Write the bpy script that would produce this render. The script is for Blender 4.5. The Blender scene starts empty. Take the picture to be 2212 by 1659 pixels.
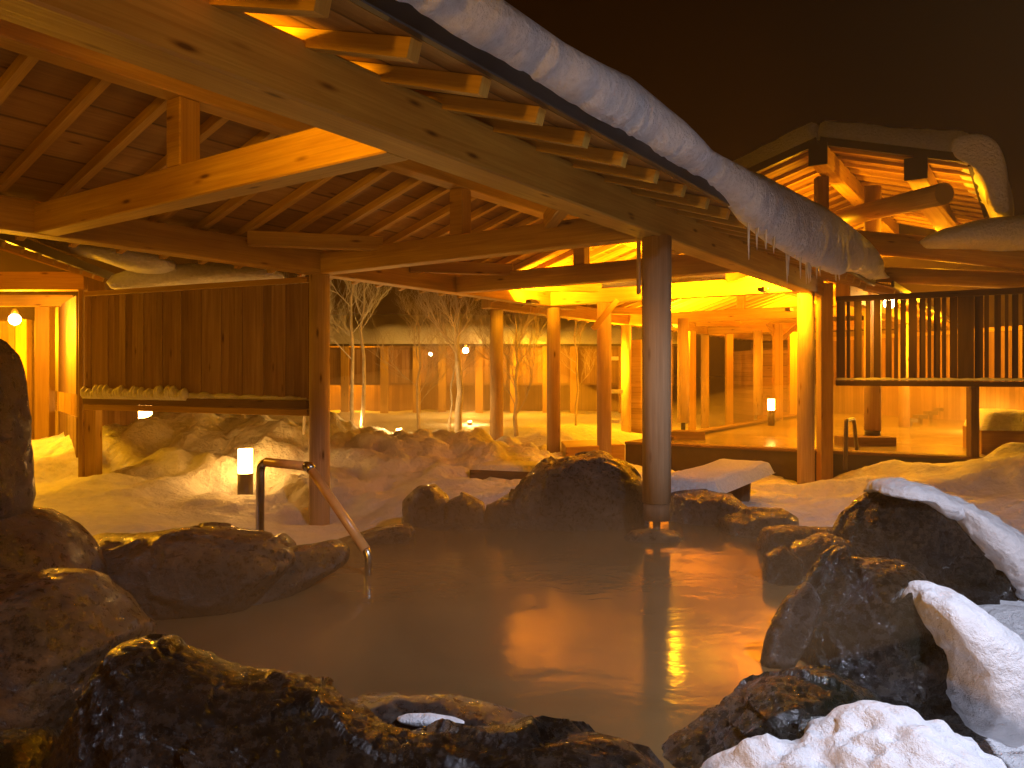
import bpy, bmesh, math, random
import numpy as np
from mathutils import Vector, Matrix, noise
random.seed(7)
C = bpy.context.scene.collection
EYE = 1.53
FPX = 1630.0            # focal length in pixels of a 2212 px wide picture
SN, CS = .5687, .8226   # the hall runs 34.66 degrees to the right of the view

def P(px, py, Z):       # a picture point at distance Z, as a place in the world
    return Vector(((px-1106)/FPX*Z, Z, EYE-(py-808)/FPX*Z))
def G(t, d, h):         # hall coordinates: along the hall, across it, above the eye
    return Vector((-CS*d+SN*t, SN*d+CS*t, EYE+h))
U = Vector((SN, CS, 0)); V = Vector((-CS, SN, 0)); UP = Vector((0, 0, 1))

# ------------------------------------------------------------------ materials
def new_mat(name):
    m = bpy.data.materials.new(name); m.use_nodes = True
    nt = m.node_tree; b = nt.nodes['Principled BSDF']
    return m, nt, b
def nd(nt, typ, **kw):
    n = nt.nodes.new(typ)
    for k, v in kw.items():
        if k in n.inputs: n.inputs[k].default_value = v
        else: setattr(n, k, v)
    return n
def ramp(nt, fac, stops):
    r = nt.nodes.new('ShaderNodeValToRGB')
    el = r.color_ramp.elements
    while len(el) < len(stops): el.new(.5)
    for e, (p, c) in zip(el, stops):
        e.position = p; e.color = (*c, 1)
    nt.links.new(fac, r.inputs[0]); return r
def mul(nt, a, b, fac=1.0, mode='MULTIPLY'):
    m = nt.nodes.new('ShaderNodeMix'); m.data_type = 'RGBA'; m.blend_type = mode
    m.inputs[0].default_value = fac
    nt.links.new(a, m.inputs[6]); nt.links.new(b, m.inputs[7]); return m.outputs[2]

def wood(name, light, dark, board=0.0, rough=.6, knots=True, frost=0.0, tone=.5):
    m, nt, b = new_mat(name); L = nt.links.new
    uv = nd(nt, 'ShaderNodeUVMap')
    mp = nd(nt, 'ShaderNodeMapping'); mp.inputs['Scale'].default_value = (.55, 9, 1)
    L(uv.outputs[0], mp.inputs[0])
    n1 = nd(nt, 'ShaderNodeTexNoise', Scale=1.6, Detail=5.0, Roughness=.6, Distortion=.6)
    L(mp.outputs[0], n1.inputs['Vector'])
    c = ramp(nt, n1.outputs[0], [(.3, dark), (.52, [(a+q)/2 for a, q in zip(light, dark)]), (.72, light)]).outputs[0]
    mp2 = nd(nt, 'ShaderNodeMapping'); mp2.inputs['Scale'].default_value = (1.6, 70, 1)
    L(uv.outputs[0], mp2.inputs[0])
    n2 = nd(nt, 'ShaderNodeTexNoise', Scale=1.0, Detail=3.0)
    L(mp2.outputs[0], n2.inputs['Vector'])
    c = mul(nt, c, ramp(nt, n2.outputs[0], [(.3, (.72, .68, .62)), (.7, (1, 1, 1))]).outputs[0], .75)
    n3 = nd(nt, 'ShaderNodeTexNoise', Scale=.7, Detail=2.0)
    L(uv.outputs[0], n3.inputs['Vector'])
    c = mul(nt, c, ramp(nt, n3.outputs[0], [(.35, (.68, .6, .55)), (.65, (1, 1, 1))]).outputs[0], .8)
    if knots:
        mp3 = nd(nt, 'ShaderNodeMapping'); mp3.inputs['Scale'].default_value = (1.7, 6.5, 1)
        L(uv.outputs[0], mp3.inputs[0])
        vo = nd(nt, 'ShaderNodeTexVoronoi', Scale=1.0, Randomness=1.0)
        L(mp3.outputs[0], vo.inputs['Vector'])
        c = mul(nt, c, ramp(nt, vo.outputs['Distance'], [(.05, (.16, .09, .06)), (.11, (.75, .68, .6)), (.16, (1, 1, 1))]).outputs[0], .9)
    oi = nd(nt, 'ShaderNodeObjectInfo')
    c = mul(nt, c, ramp(nt, oi.outputs['Random'], [(0, (.62, .58, .55)), (.5, (.9, .88, .86)), (1, (1.0, 1.0, 1.0))]).outputs[0], tone)
    bumpsrc = n2.outputs[0]
    if board:
        # separate boards: a tone each and a dark joint between them
        sep = nd(nt, 'ShaderNodeSeparateXYZ'); L(uv.outputs[0], sep.inputs[0])
        dv = nd(nt, 'ShaderNodeMath', operation='DIVIDE'); dv.inputs[1].default_value = board; L(sep.outputs[1], dv.inputs[0])
        fl = nd(nt, 'ShaderNodeMath', operation='FLOOR'); L(dv.outputs[0], fl.inputs[0])
        wn = nd(nt, 'ShaderNodeTexWhiteNoise'); wn.noise_dimensions = '1D'; L(fl.outputs[0], wn.inputs['W'])
        c = mul(nt, c, ramp(nt, wn.outputs[0], [(0, (.55, .5, .46)), (.6, (.9, .88, .85)), (1, (1.0, 1.0, 1.0))]).outputs[0], 1)
        fr = nd(nt, 'ShaderNodeMath', operation='FRACT'); L(dv.outputs[0], fr.inputs[0])
        jr = ramp(nt, fr.outputs[0], [(0, (.1, .08, .06)), (.05, (1, 1, 1)), (.95, (1, 1, 1)), (1, (.1, .08, .06))])
        c = mul(nt, c, jr.outputs[0], .9)
        bumpsrc = jr.outputs[0]
    if frost:
        n4 = nd(nt, 'ShaderNodeTexNoise', Scale=26.0, Detail=3.0); L(uv.outputs[0], n4.inputs['Vector'])
        r4 = ramp(nt, n4.outputs[0], [(.62-frost*.1, (0, 0, 0)), (.70-frost*.1, (1, 1, 1))])
        mx = nd(nt, 'ShaderNodeMix'); mx.data_type = 'RGBA'
        L(r4.outputs[0], mx.inputs[0]); L(c, mx.inputs[6]); mx.inputs[7].default_value = (.8, .82, .86, 1)
        c = mx.outputs[2]
    L(c, b.inputs['Base Color'])
    bp = nd(nt, 'ShaderNodeBump', Strength=.35, Distance=.006)
    L(bumpsrc, bp.inputs['Height']); L(bp.outputs[0], b.inputs['Normal'])
    b.inputs['Roughness'].default_value = rough
    b.inputs['Specular IOR Level'].default_value = .3
    return m

def rock_mat(name, dark, mid, moss=None, wet=.25, bump=.8, coat=.7):
    m, nt, b = new_mat(name); L = nt.links.new
    g = nd(nt, 'ShaderNodeNewGeometry')
    n1 = nd(nt, 'ShaderNodeTexNoise', Scale=3.2, Detail=9.0, Roughness=.65, Distortion=.4)
    n2 = nd(nt, 'ShaderNodeTexNoise', Scale=24.0, Detail=9.0, Roughness=.75)
    n3 = nd(nt, 'ShaderNodeTexVoronoi', Scale=9.0); n3.feature = 'F1'
    for n in (n1, n2, n3): L(g.outputs['Position'], n.inputs['Vector'])
    c = ramp(nt, n1.outputs[0], [(.32, dark), (.55, mid), (.75, [min(1, x*1.9) for x in mid])]).outputs[0]
    c = mul(nt, c, ramp(nt, n2.outputs[0], [(.36, (.22, .2, .18)), (.64, (1.5, 1.42, 1.3))]).outputs[0], .95)
    if moss:
        n4 = nd(nt, 'ShaderNodeTexNoise', Scale=1.6, Detail=6.0); L(g.outputs['Position'], n4.inputs['Vector'])
        mx = nd(nt, 'ShaderNodeMix'); mx.data_type = 'RGBA'
        r = ramp(nt, n4.outputs[0], [(.45, (0, 0, 0)), (.6, (1, 1, 1))])
        L(r.outputs[0], mx.inputs[0]); L(c, mx.inputs[6]); mx.inputs[7].default_value = (*moss, 1); c = mx.outputs[2]
    L(c, b.inputs['Base Color'])
    rr = ramp(nt, n2.outputs[0], [(.4, (wet*.5,)*3), (.62, (wet+.35,)*3)])
    L(rr.outputs[0], b.inputs['Roughness'])
    ad = nd(nt, 'ShaderNodeMath', operation='ADD'); L(n2.outputs[0], ad.inputs[0]); L(n3.outputs['Distance'], ad.inputs[1])
    b.inputs['Coat Weight'].default_value = coat; b.inputs['Coat Roughness'].default_value = .13; b.inputs['Coat IOR'].default_value = 1.4
    bp = nd(nt, 'ShaderNodeBump', Strength=bump, Distance=.09)
    L(ad.outputs[0], bp.inputs['Height']); L(bp.outputs[0], b.inputs['Normal']); L(bp.outputs[0], b.inputs['Coat Normal'])
    return m

def snow_mat(name, col=(.84, .85, .88), bump=.5, scale=9.0, dist=.05):
    m, nt, b = new_mat(name); L = nt.links.new
    g = nd(nt, 'ShaderNodeNewGeometry')
    n1 = nd(nt, 'ShaderNodeTexNoise', Scale=scale, Detail=8.0, Roughness=.6)
    n2 = nd(nt, 'ShaderNodeTexNoise', Scale=scale*14, Detail=2.0)
    L(g.outputs['Position'], n1.inputs['Vector']); L(g.outputs['Position'], n2.inputs['Vector'])
    c = ramp(nt, n1.outputs[0], [(.3, [x*.86 for x in col]), (.6, col)])
    L(c.outputs[0], b.inputs['Base Color'])
    m1 = nd(nt, 'ShaderNodeMath', operation='MULTIPLY_ADD'); m1.inputs[1].default_value = .12
    L(n2.outputs[0], m1.inputs[0]); L(n1.outputs[0], m1.inputs[2])
    bp = nd(nt, 'ShaderNodeBump', Strength=bump, Distance=dist)
    L(m1.outputs[0], bp.inputs['Height']); L(bp.outputs[0], b.inputs['Normal'])
    b.inputs['Roughness'].default_value = .55
    b.inputs['Specular IOR Level'].default_value = .25
    return m

def plain(name, col, rough=.5, metal=0.0, spec=.5):
    m, nt, b = new_mat(name)
    n = nd(nt, 'ShaderNodeTexNoise', Scale=6.0, Detail=5.0)
    g = nd(nt, 'ShaderNodeNewGeometry'); nt.links.new(g.outputs['Position'], n.inputs['Vector'])
    c = ramp(nt, n.outputs[0], [(.3, [x*.75 for x in col]), (.7, [min(1, x*1.15) for x in col])])
    nt.links.new(c.outputs[0], b.inputs['Base Color'])
    b.inputs['Roughness'].default_value = rough; b.inputs['Metallic'].default_value = metal
    b.inputs['Specular IOR Level'].default_value = spec
    return m
def emit(name, col, s):
    m, nt, b = new_mat(name)
    b.inputs['Base Color'].default_value = (.8, .8, .8, 1)
    b.inputs['Emission Color'].default_value = (*col, 1); b.inputs['Emission Strength'].default_value = s
    return m

M = {}
M['pine'] = wood('pine', (.66, .44, .08), (.48, .28, .045))
M['pine_column'] = wood('pine_column', (.68, .52, .34), (.54, .38, .22), rough=.7)
M['ceiling'] = wood('ceiling_boards', (.54, .34, .10), (.38, .22, .06), board=.42, knots=True)
M['slat_ceiling'] = wood('slatted_ceiling', (.54, .33, .11), (.38, .21, .06), board=.11, knots=False)
M['screen'] = wood('screen_boards', (.50, .34, .2), (.30, .18, .1), rough=.75, tone=1.0)
M['wall_boards'] = wood('wall_boards', (.50, .33, .17), (.34, .2, .1), board=.14, knots=False)
M['old_wood'] = wood('old_wood', (.30, .19, .1), (.16, .1, .055), rough=.75)
M['dark_slat'] = wood('dark_slat', (.11, .06, .022), (.055, .033, .014), rough=.85)
M['twig'] = plain('twig', (.50, .41, .31), .85)
M['black_metal'] = plain('black_metal', (.018, .018, .016), .45)
M['steel'] = plain('steel', (.55, .54, .52), .25, 1.0)
M['rail_wood'] = plain('rail_sleeve', (.68, .36, .12), .3)
M['stone'] = plain('pool_stone', (.05, .04, .03), .5)
M['snow'] = snow_mat('snow', scale=14, bump=.8, dist=.06)
M['snow_ground'] = snow_mat('snow_ground_material', scale=8, bump=1.0, dist=.09)
M['snow_roll'] = snow_mat('snow_roll_material', scale=22, bump=1.0, dist=.06)
M['frost'] = snow_mat('frost', (.72, .7, .68), scale=20)
M['ice'] = plain('ice', (.7, .66, .58), .15)
M['rock_black'] = rock_mat('wet_black_rock', (.010, .008, .006), (.05, .036, .024), wet=.10, bump=1.0)
M['rock_brown'] = rock_mat('brown_rock', (.026, .018, .010), (.085, .058, .032), wet=.3, bump=.6, coat=.35)
M['rock_dark'] = rock_mat('dark_rock', (.02, .015, .012), (.07, .05, .038), wet=.3, bump=.7)
M['rock_moss'] = rock_mat('mossy_rock', (.010, .008, .005), (.05, .032, .016), moss=(.014, .019, .011), wet=.14, bump=.9)
M['bark'] = plain('bark', (.2, .14, .09), .9)
M['birch'] = plain('birch_bark', (.62, .56, .48), .8)
M['lamp_body'] = plain('lamp_body', (.09, .07, .06), .4)
M['glow'] = emit('lamp_glass_glow', (1, .46, .09), 38)
M['glow_small'] = emit('bulb_glow', (1, .66, .3), 60)
M['glow_cool'] = emit('far_bulb_glow', (1, .8, .5), 40)

def water_mat(name, col, rough, bump, dist, sc):
    m, nt, b = new_mat(name); L = nt.links.new
    g = nd(nt, 'ShaderNodeNewGeometry')
    mp = nd(nt, 'ShaderNodeMapping'); mp.inputs['Scale'].default_value = (1, 1.6, 1); L(g.outputs['Position'], mp.inputs[0])
    n1 = nd(nt, 'ShaderNodeTexNoise', Scale=sc, Detail=4.0, Roughness=.55, Distortion=.8); L(mp.outputs[0], n1.inputs['Vector'])
    n2 = nd(nt, 'ShaderNodeTexNoise', Scale=.7, Detail=3.0, Distortion=1.2); L(g.outputs['Position'], n2.inputs['Vector'])
    c = ramp(nt, n2.outputs[0], [(.3, [x*.8 for x in col]), (.7, [x*1.2 for x in col])]); L(c.outputs[0], b.inputs['Base Color'])
    bp = nd(nt, 'ShaderNodeBump', Strength=bump, Distance=dist); L(n1.outputs[0], bp.inputs['Height']); L(bp.outputs[0], b.inputs['Normal'])
    b.inputs['Roughness'].default_value = rough; b.inputs['IOR'].default_value = 1.33
    return m
M['water'] = water_mat('milky_spring_water', (.15, .088, .032), .12, .22, .02, 2.0)
M['water_far'] = water_mat('far_spring_water', (.30, .25, .16), .2, .3, .02, 3.0)

# ------------------------------------------------------------------ mesh helpers
class MB:
    """collects shapes with UVs (u along the grain, v across) and links them as ONE mesh"""
    def __init__(s): s.v = []; s.f = []; s.uv = []; s.smooth = []
    def quad(s, idx, uvs, sm=False): s.f.append(idx); s.uv.append(uvs); s.smooth.append(sm)
    def box(s, o, a, b, c):
        """box from corner o along vectors a (grain), b, c"""
        o, a, b, c = map(Vector, (o, a, b, c)); n = len(s.v)
        if a.cross(b).dot(c) < 0: o = o+b; b = -b
        s.v += [o, o+a, o+a+b, o+b, o+c, o+a+c, o+a+b+c, o+b+c]
        A, B, D = a.length, b.length, c.length; r0 = random.uniform(0, 40); r1 = random.uniform(0, 40)
        def uvq(w, h, k): return [(r0+k, r1), (r0+w+k, r1), (r0+w+k, r1+h), (r0+k, r1+h)]
        def uvt(w, h, k): return [(r0+k, r1), (r0+k, r1+h), (r0+w+k, r1+h), (r0+w+k, r1)]
        s.quad((n, n+3, n+2, n+1), uvt(A, B, 1.3)); s.quad((n+4, n+5, n+6, n+7), uvq(A, B, 2.7))
        s.quad((n, n+1, n+5, n+4), uvq(A, D, 4.1)); s.quad((n+3, n+7, n+6, n+2), uvt(A, D, 5.9))
        s.quad((n, n+4, n+7, n+3), [(r0, r1), (r0+.1, r1), (r0+.1, r1+B), (r0, r1+B)])
        s.quad((n+1, n+2, n+6, n+5), [(r0, r1), (r0, r1+B), (r0+.1, r1+B), (r0+.1, r1)])
        return s
    def beam(s, p0, p1, w, h, up=UP):
        """timber whose bottom centre line runs p0 -> p1"""
        p0, p1 = Vector(p0), Vector(p1); a = p1-p0; side = a.cross(up).normalized()
        upv = side.cross(a).normalized()
        return s.box(p0-side*w/2, a, side*w, upv*h)
    def tube(s, pts, rads, n=16, cap=True, sm=True):
        pts = [Vector(p) for p in pts]; rads = rads if hasattr(rads, '__len__') else [rads]*len(pts)
        base = len(s.v); L = 0; r0 = random.uniform(0, 40); lens = []
        ref = None
        for i, p in enumerate(pts):
            d = (pts[min(i+1, len(pts)-1)]-pts[max(i-1, 0)]).normalized()
            if ref is None: ref = d.orthogonal().normalized()
            x = (ref-d*ref.dot(d)).normalized(); ref = x; y = d.cross(x)
            if i: L += (p-pts[i-1]).length
            lens.append(L)
            for k in range(n):
                a = 2*math.pi*k/n; s.v.append(p+(x*math.cos(a)+y*math.sin(a))*rads[i])
        for i in range(len(pts)-1):
            for k in range(n):
                k2 = (k+1) % n; c = 2*math.pi*max(rads)/n
                s.quad((base+i*n+k, base+i*n+k2, base+(i+1)*n+k2, base+(i+1)*n+k),
                       [(r0+lens[i], r0+k*c), (r0+lens[i], r0+(k+1)*c), (r0+lens[i+1], r0+(k+1)*c), (r0+lens[i+1], r0+k*c)], sm)
        if cap:
            s.quad(tuple(base+k for k in range(n))[::-1], [(r0+.01*k, r0) for k in range(n)])
            e = base+(len(pts)-1)*n
            s.quad(tuple(e+k for k in range(n)), [(r0+.01*k, r0) for k in range(n)])
        return s
    def build(s, name, mat, parent=None, origin=None, bevel=0):
        me = bpy.data.meshes.new(name)
        o0 = Vector(origin) if origin is not None else (Vector(parent.location) if parent is not None and parent.get('root') else Vector((0, 0, 0)))
        me.from_pydata([tuple(v-o0) for v in s.v], [], s.f)
        ul = me.uv_layers.new(name='UVMap'); flat = [c for q in s.uv for uv in q for c in uv]
        ul.data.foreach_set('uv', flat)
        me.polygons.foreach_set('use_smooth', s.smooth)
        me.materials.append(mat); me.update()
        o = bpy.data.objects.new(name, me); C.objects.link(o)
        if parent is not None: o.parent = parent
        else: o.location = o0
        if bevel:
            b = o.modifiers.new('bevel', 'BEVEL'); b.width = bevel; b.segments = 1; b.limit_method = 'ANGLE'
        return o

def tag(o, label=None, cat=None, group=None, kind=None):
    if label: o['label'] = label
    if cat: o['category'] = cat
    if group: o['group'] = group
    if kind: o['kind'] = kind
    return o
def thing(name, label, cat, loc=(0, 0, 0), group=None):
    o = bpy.data.objects.new(name, None); C.objects.link(o); o.location = loc; o['root'] = 1
    o.empty_display_size = .2
    tag(o, label, cat, group); return o
def sub(mb, name, mat, part, root):      # sub-part: its part sits at the root's origin with no offset of its own
    me_o = mb.build(name, mat, None, origin=root.location); me_o.location = (0, 0, 0); me_o.parent = part; return me_o
def add_mesh(name, verts, faces, mat, parent=None, smooth=True, origin=(0, 0, 0)):
    me = bpy.data.meshes.new(name); o0 = Vector(origin)
    vv = np.asarray(verts, dtype=float)-np.array(o0)
    me.from_pydata([tuple(x) for x in vv], [], faces)
    me.materials.append(mat); me.polygons.foreach_set('use_smooth', [smooth]*len(me.polygons)); me.update()
    o = bpy.data.objects.new(name, me); C.objects.link(o)
    if parent is not None: o.parent = parent
    else: o.location = o0
    return o
def fbm(p, oct=4, lac=2.1, gain=.5):
    a = 1; s = 0; q = Vector(p)
    for _ in range(oct):
        s += a*noise.noise(q); q = q*lac+Vector((3.7, 1.3, 5.1)); a *= gain
    return s

# ------------------------------------------------------------------ ground
POOL = [(-1.35, 7.55), (-1.9, 6.4), (-2.7, 5.3), (-3.0, 4.4), (-3.0, 2.9), (-1.6, 2.0), (.8, 2.2), (1.4, 3.1), (1.8, 4.0), (2.3, 5.0), (2.75, 6.4), (2.3, 7.6), (1.2, 7.95), (-.3, 7.95)]
def poly_dist(x, y, poly):
    inside = False; dm = 1e9; n = len(poly)
    for i in range(n):
        x1, y1 = poly[i]; x2, y2 = poly[(i+1) % n]
        if (y1 > y) != (y2 > y) and x < (x2-x1)*(y-y1)/(y2-y1)+x1: inside = not inside
        dx, dy = x2-x1, y2-y1; k = max(0, min(1, ((x-x1)*dx+(y-y1)*dy)/(dx*dx+dy*dy)))
        dm = min(dm, math.hypot(x-x1-k*dx, y-y1-k*dy))
    return -dm if inside else dm
# pool 2 (raised basin of the far hall)
PA = P(1351, 958, 14.1); PB = P(2096, 984, 11.7)
pu = Vector((SN, CS, 0))
POOL2 = [(PA.x, PA.y), (PB.x+2.2, PB.y-1.5), (PB.x+2.2+pu.x*17, PB.y-1.5+pu.y*17), (PA.x+pu.x*15, PA.y+pu.y*15)]
def A(px, py, Z): p = P(px, py, Z); return (p.x, p.y, p.z)
ANCH = [(-2.46, 9.7, -.46), (-2.0, 8.6, -.28), (-1.0, 8.6, -.15), A(530, 1092, 11), A(188, 1050, 11.4), A(60, 1060, 9.5), A(100, 1120, 8), A(250, 1125, 8.3), A(400, 1130, 8.8),
        A(60, 960, 17), A(-200, 1000, 14), A(330, 925, 13), A(430, 905, 13.5), A(560, 925, 13), A(250, 950, 13), A(640, 935, 12.5), A(380, 985, 12), A(500, 1000, 11.8), A(300, 1030, 11), A(760, 945, 13.5), A(700, 1050, 10.8),
        A(800, 1060, 10.5), A(830, 1000, 11.8), A(930, 945, 13), A(1000, 950, 13.2), A(960, 1060, 9.8), A(1000, 1080, 9), A(1150, 1050, 9.3), A(1200, 925, 17), A(1100, 1000, 14), A(1250, 1000, 13.5),
        A(770, 925, 19), A(900, 930, 19), A(900, 905, 24), (-12, 28, .1), (0, 30, .1), (10, 34, .1), (-8, 22, .1),
        (4.62, 11.8, -.2), A(1700, 1062, 9.6), A(1600, 1085, 9.2), A(1760, 1060, 10.6), A(1850, 1040, 10.2), A(1800, 1100, 8.4), A(1920, 1012, 11), A(2000, 1000, 11.2), A(2107, 1002, 11.3), A(2190, 935, 11), A(2190, 975, 10.3),
        A(2300, 950, 9.5), A(2080, 1060, 8.6), A(2212, 1100, 7.6), A(2300, 1150, 6.5), (4.2, 4.6, .0), (3.4, 4.4, -.3), (3.2, 2.8, -.5), (4, 1.6, -.4), (2.5, .5, -.4), (0, 0, .1), (2.6, 3.6, -.5), (2.2, 2.4, -.5), (-4, 2, .3), (-5, 5, .1), (-6, 7, 0), (0, -6, .1), (8, 0, .4),
        (14, 20, .1), (16, 10, .5), (-16, 12, .2), (-16, 22, .2), (30, 40, .2), (-30, 45, .2), (0, 60, .2), (60, 60, .3), (-60, 60, .3), (60, 0, .3), (-60, 0, .3), (3, 14, -.3), (6, 18, -.3), (9, 24, -.3)]
AN = np.array(ANCH)
def ground_z(x, y):
    d2 = (AN[:, 0]-x)**2+(AN[:, 1]-y)**2
    w = 1/(d2+.15)**1.7
    return float((w*AN[:, 2]).sum()/w.sum())
def heap(x, y):      # how lumpy the shovelled snow is
    a = math.exp(-((x+2.2)/3.4)**2-((y-12.2)/2.3)**2)+.8*math.exp(-((x-.2)/1.4)**2-((y-14.5)/1.4)**2)
    a += .9*math.exp(-((x+6)/2.6)**2-((y-13.6)/1.8)**2)
    return min(1, a)
def snow_height(x, y):
    z = ground_z(x, y)
    q = Vector((x*.8, y*.8, 0))
    z += .07*noise.noise(q)+.035*noise.noise(q*2.7)
    hp = heap(x, y)
    if hp > .02:
        r = noise.voronoi(Vector((x*1.5, y*1.5, 1)))[0][0]
        r2 = noise.voronoi(Vector((x*3.4, y*3.4, 4)))[0][0]
        z += hp*(.14+.26*fbm(Vector((x*1.4, y*1.4, 3)), 5)+.26*(.45-r)+.16*(.4-r2)+.05*fbm(Vector((x*6, y*6, 8)), 3))
    if x > 2.6 and 4 < y < 13:
        z += -.12+.17*noise.noise(Vector((x*1.1+5, y*1.3, 2)))+.12*abs(noise.noise(Vector((x*1.9+y, y*1.6, 7))))+.03*fbm(Vector((x*3, y*3, 7)), 3)
    pd = poly_dist(x, y, POOL)
    if pd < .35:
        k = max(0, min(1, (.35-pd)/.4)); k = k*k*(3-2*k); z = z*(1-k)+(-.7)*k
    p2 = poly_dist(x, y, POOL2)
    if p2 < .1: z = min(z, -.3)
    return z
def ground():
    xs = list(np.concatenate([np.linspace(-300, -40, 9), np.linspace(-34, -10.3, 18), np.arange(-10, 10, .085), np.linspace(10.3, 40, 24), np.linspace(60, 300, 8)]))
    ys = list(np.concatenate([np.linspace(-300, -20, 7), np.linspace(-12, 0, 10), np.arange(.5, 16, .085), np.linspace(16.1, 34, 70), np.linspace(36, 60, 10), np.linspace(80, 400, 8)]))
    nx, ny = len(xs), len(ys)
    v = [(x, y, snow_height(x, y)) for y in ys for x in xs]
    f = [(j*nx+i, j*nx+i+1, (j+1)*nx+i+1, (j+1)*nx+i) for j in range(ny-1) for i in range(nx-1)]
    o = add_mesh('snow_ground', v, f, M['snow_ground']); tag(o, kind='structure')
ground()
def flat_water(name, poly, z, mat, label_kind='structure'):
    o = add_mesh(name, [(x, y, z) for x, y in poly], [tuple(range(len(poly)))], mat, smooth=False)
    tag(o, kind=label_kind); return o
w = flat_water('pool_water', POOL[::-1], 0, M['water'])

# ------------------------------------------------------------------ rocks
def ray_poly(cx, cy, th, poly):
    dx, dy = math.cos(th), math.sin(th); best = 1e-3
    n = len(poly)
    for i in range(n):
        x1, y1 = poly[i][0]-cx, poly[i][1]-cy; x2, y2 = poly[(i+1) % n][0]-cx, poly[(i+1) % n][1]-cy
        ex, ey = x2-x1, y2-y1; den = dx*ey-dy*ex
        if abs(den) < 1e-9: continue
        k = (x1*ey-y1*ex)/den; m = (x1*dy-y1*dx)/den
        if k > 0 and -1e-6 <= m <= 1+1e-6: best = max(best, k)
    return best
def lump_mesh(outline, Z, depth, sub=5, amp=.06, freq=2.0, sharp=.7, seed=0, ctr=None, lean=0.0, ridged=True, kx=0.0, rag=0, crag=1.0):
    """a solid body whose silhouette from the pool's side follows an outline, at its own distance and with its own depth"""
    pw = [P(a, b, Z) for a, b in outline]; poly = [(p.x, p.z) for p in pw]
    if ctr: c = P(ctr[0], ctr[1], Z); cx, cz = c.x, c.z
    else: cx = sum(p[0] for p in poly)/len(poly); cz = sum(p[1] for p in poly)/len(poly)
    N = 360; tab = np.array([ray_poly(cx, cz, 2*math.pi*k/N, poly) for k in range(N)])
    ker = np.ones(7)/7; tab = np.convolve(np.concatenate([tab[-3:], tab, tab[:3]]), ker, 'valid')
    bm = bmesh.new(); bmesh.ops.create_icosphere(bm, subdivisions=sub, radius=1)
    size = float(tab.mean())
    off = Vector((seed*3.1, seed*1.7, seed*.9))
    for v in bm.verts:
        x, y, z = v.co
        rho = math.hypot(x, z); th = math.atan2(z, x) % (2*math.pi); k = th/(2*math.pi)*N
        i = int(k) % N; fr = k-int(k); r = tab[i]*(1-fr)+tab[(i+1) % N]*fr
        q = rho**sharp
        yy = math.copysign(abs(y)**.8, y)*depth
        zz_ = cz+r*q*math.sin(th)
        zz_ -= max(0, yy)*max(0, EYE-zz_)/Z*.9          # the back of a stone falls away
        v.co = Vector((cx+r*q*math.cos(th), Z+yy+lean*(r*q*math.sin(th))+kx*r*q*math.cos(th), zz_))
    bm.normal_update()
    disp = {}
    for v in bm.verts:
        p = v.co+off
        a = fbm(p*freq, 5)
        if ridged:
            a = .55*a+.6*(abs(noise.noise(p*freq*1.3+Vector((9, 2, 4))))*-1.6+.35)
            a += .38*abs(fbm(p*freq*4, 4))-.12+.20*fbm(p*freq*12, 3)+.30
            for fs, wt in ((1.1, 1.5), (2.6, 1.5)):
                qq = (p+Vector((fbm(p*2, 2), fbm(p*2+Vector((5, 5, 5)), 2), 0))*.12)*freq*fs*.5
                cp = noise.voronoi(qq)[1][0]; rv = noise.random_unit_vector_at(cp) if False else Vector((noise.noise(cp*9.1), noise.noise(cp*7.3+Vector((3, 1, 2))), noise.noise(cp*8.7+Vector((1, 5, 2)))))*1.6
                a += wt*crag*(qq-cp).dot(rv)
        if rag: a += .8*rag*max(0, 1-abs(v.normal.y)*1.4)*noise.noise(p*13)+.25*noise.noise(p*7)
        disp[v] = a*amp*min(1.6, size)
    for v in bm.verts: v.co += v.normal*disp[v]
    bm.verts.ensure_lookup_table()
    vs = [v.co.copy() for v in bm.verts]; fs = [tuple(q.index for q in f.verts) for f in bm.faces]; bm.free()
    return vs, fs
def rock(outline, Z, depth, mat, label, group=None, caps=(), **kw):
    vs, fs = lump_mesh(outline, Z, depth, **kw)
    base = Vector((sum(v.x for v in vs)/len(vs), Z, min(v.z for v in vs)))
    if caps:
        t = thing('boulder', label, 'rock', base, group)
        add_mesh('stone', [v for v in vs], fs, M[mat], t, origin=base)
        for cap in caps:
            v2, f2 = lump_mesh(cap[0], cap[1], cap[2], amp=cap[3] if len(cap) > 3 else .05, freq=2.4, sub=6, seed=kw.get('seed', 0)+3, ridged=False, sharp=.62, rag=1.8)
            add_mesh('snow_cap', v2, f2, M['snow'], t, origin=base)
    else:
        o = add_mesh('boulder', vs, fs, M[mat], origin=base); tag(o, label, 'rock', group)
GR = 'rocks around the hot spring pool'
rock([(1095, 1150), (1105, 1065), (1130, 1040), (1180, 1003), (1215, 985), (1290, 980), (1345, 1000), (1378, 1030), (1392, 1080), (1394, 1170), (1250, 1190), (1100, 1180)], 7.9, .55, 'rock_dark', 'large rounded dark boulder behind the pool, left of the central column', GR, seed=1, sub=6)
rock([(868, 1160), (872, 1078), (905, 1048), (940, 1045), (968, 1075), (972, 1160)], 7.8, .25, 'rock_dark', 'small pointed rock at the far left end of the far rim', GR, seed=2)
rock([(948, 1160), (955, 1082), (1000, 1066), (1045, 1085), (1062, 1160)], 7.75, .22, 'rock_dark', 'low rock between the small pointed rock and the large central boulder', GR, seed=3)
rock([(1040, 1160), (1050, 1088), (1085, 1072), (1120, 1085), (1130, 1165)], 7.7, .22, 'rock_dark', 'small rock touching the left foot of the large central boulder', GR, seed=4)
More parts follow.
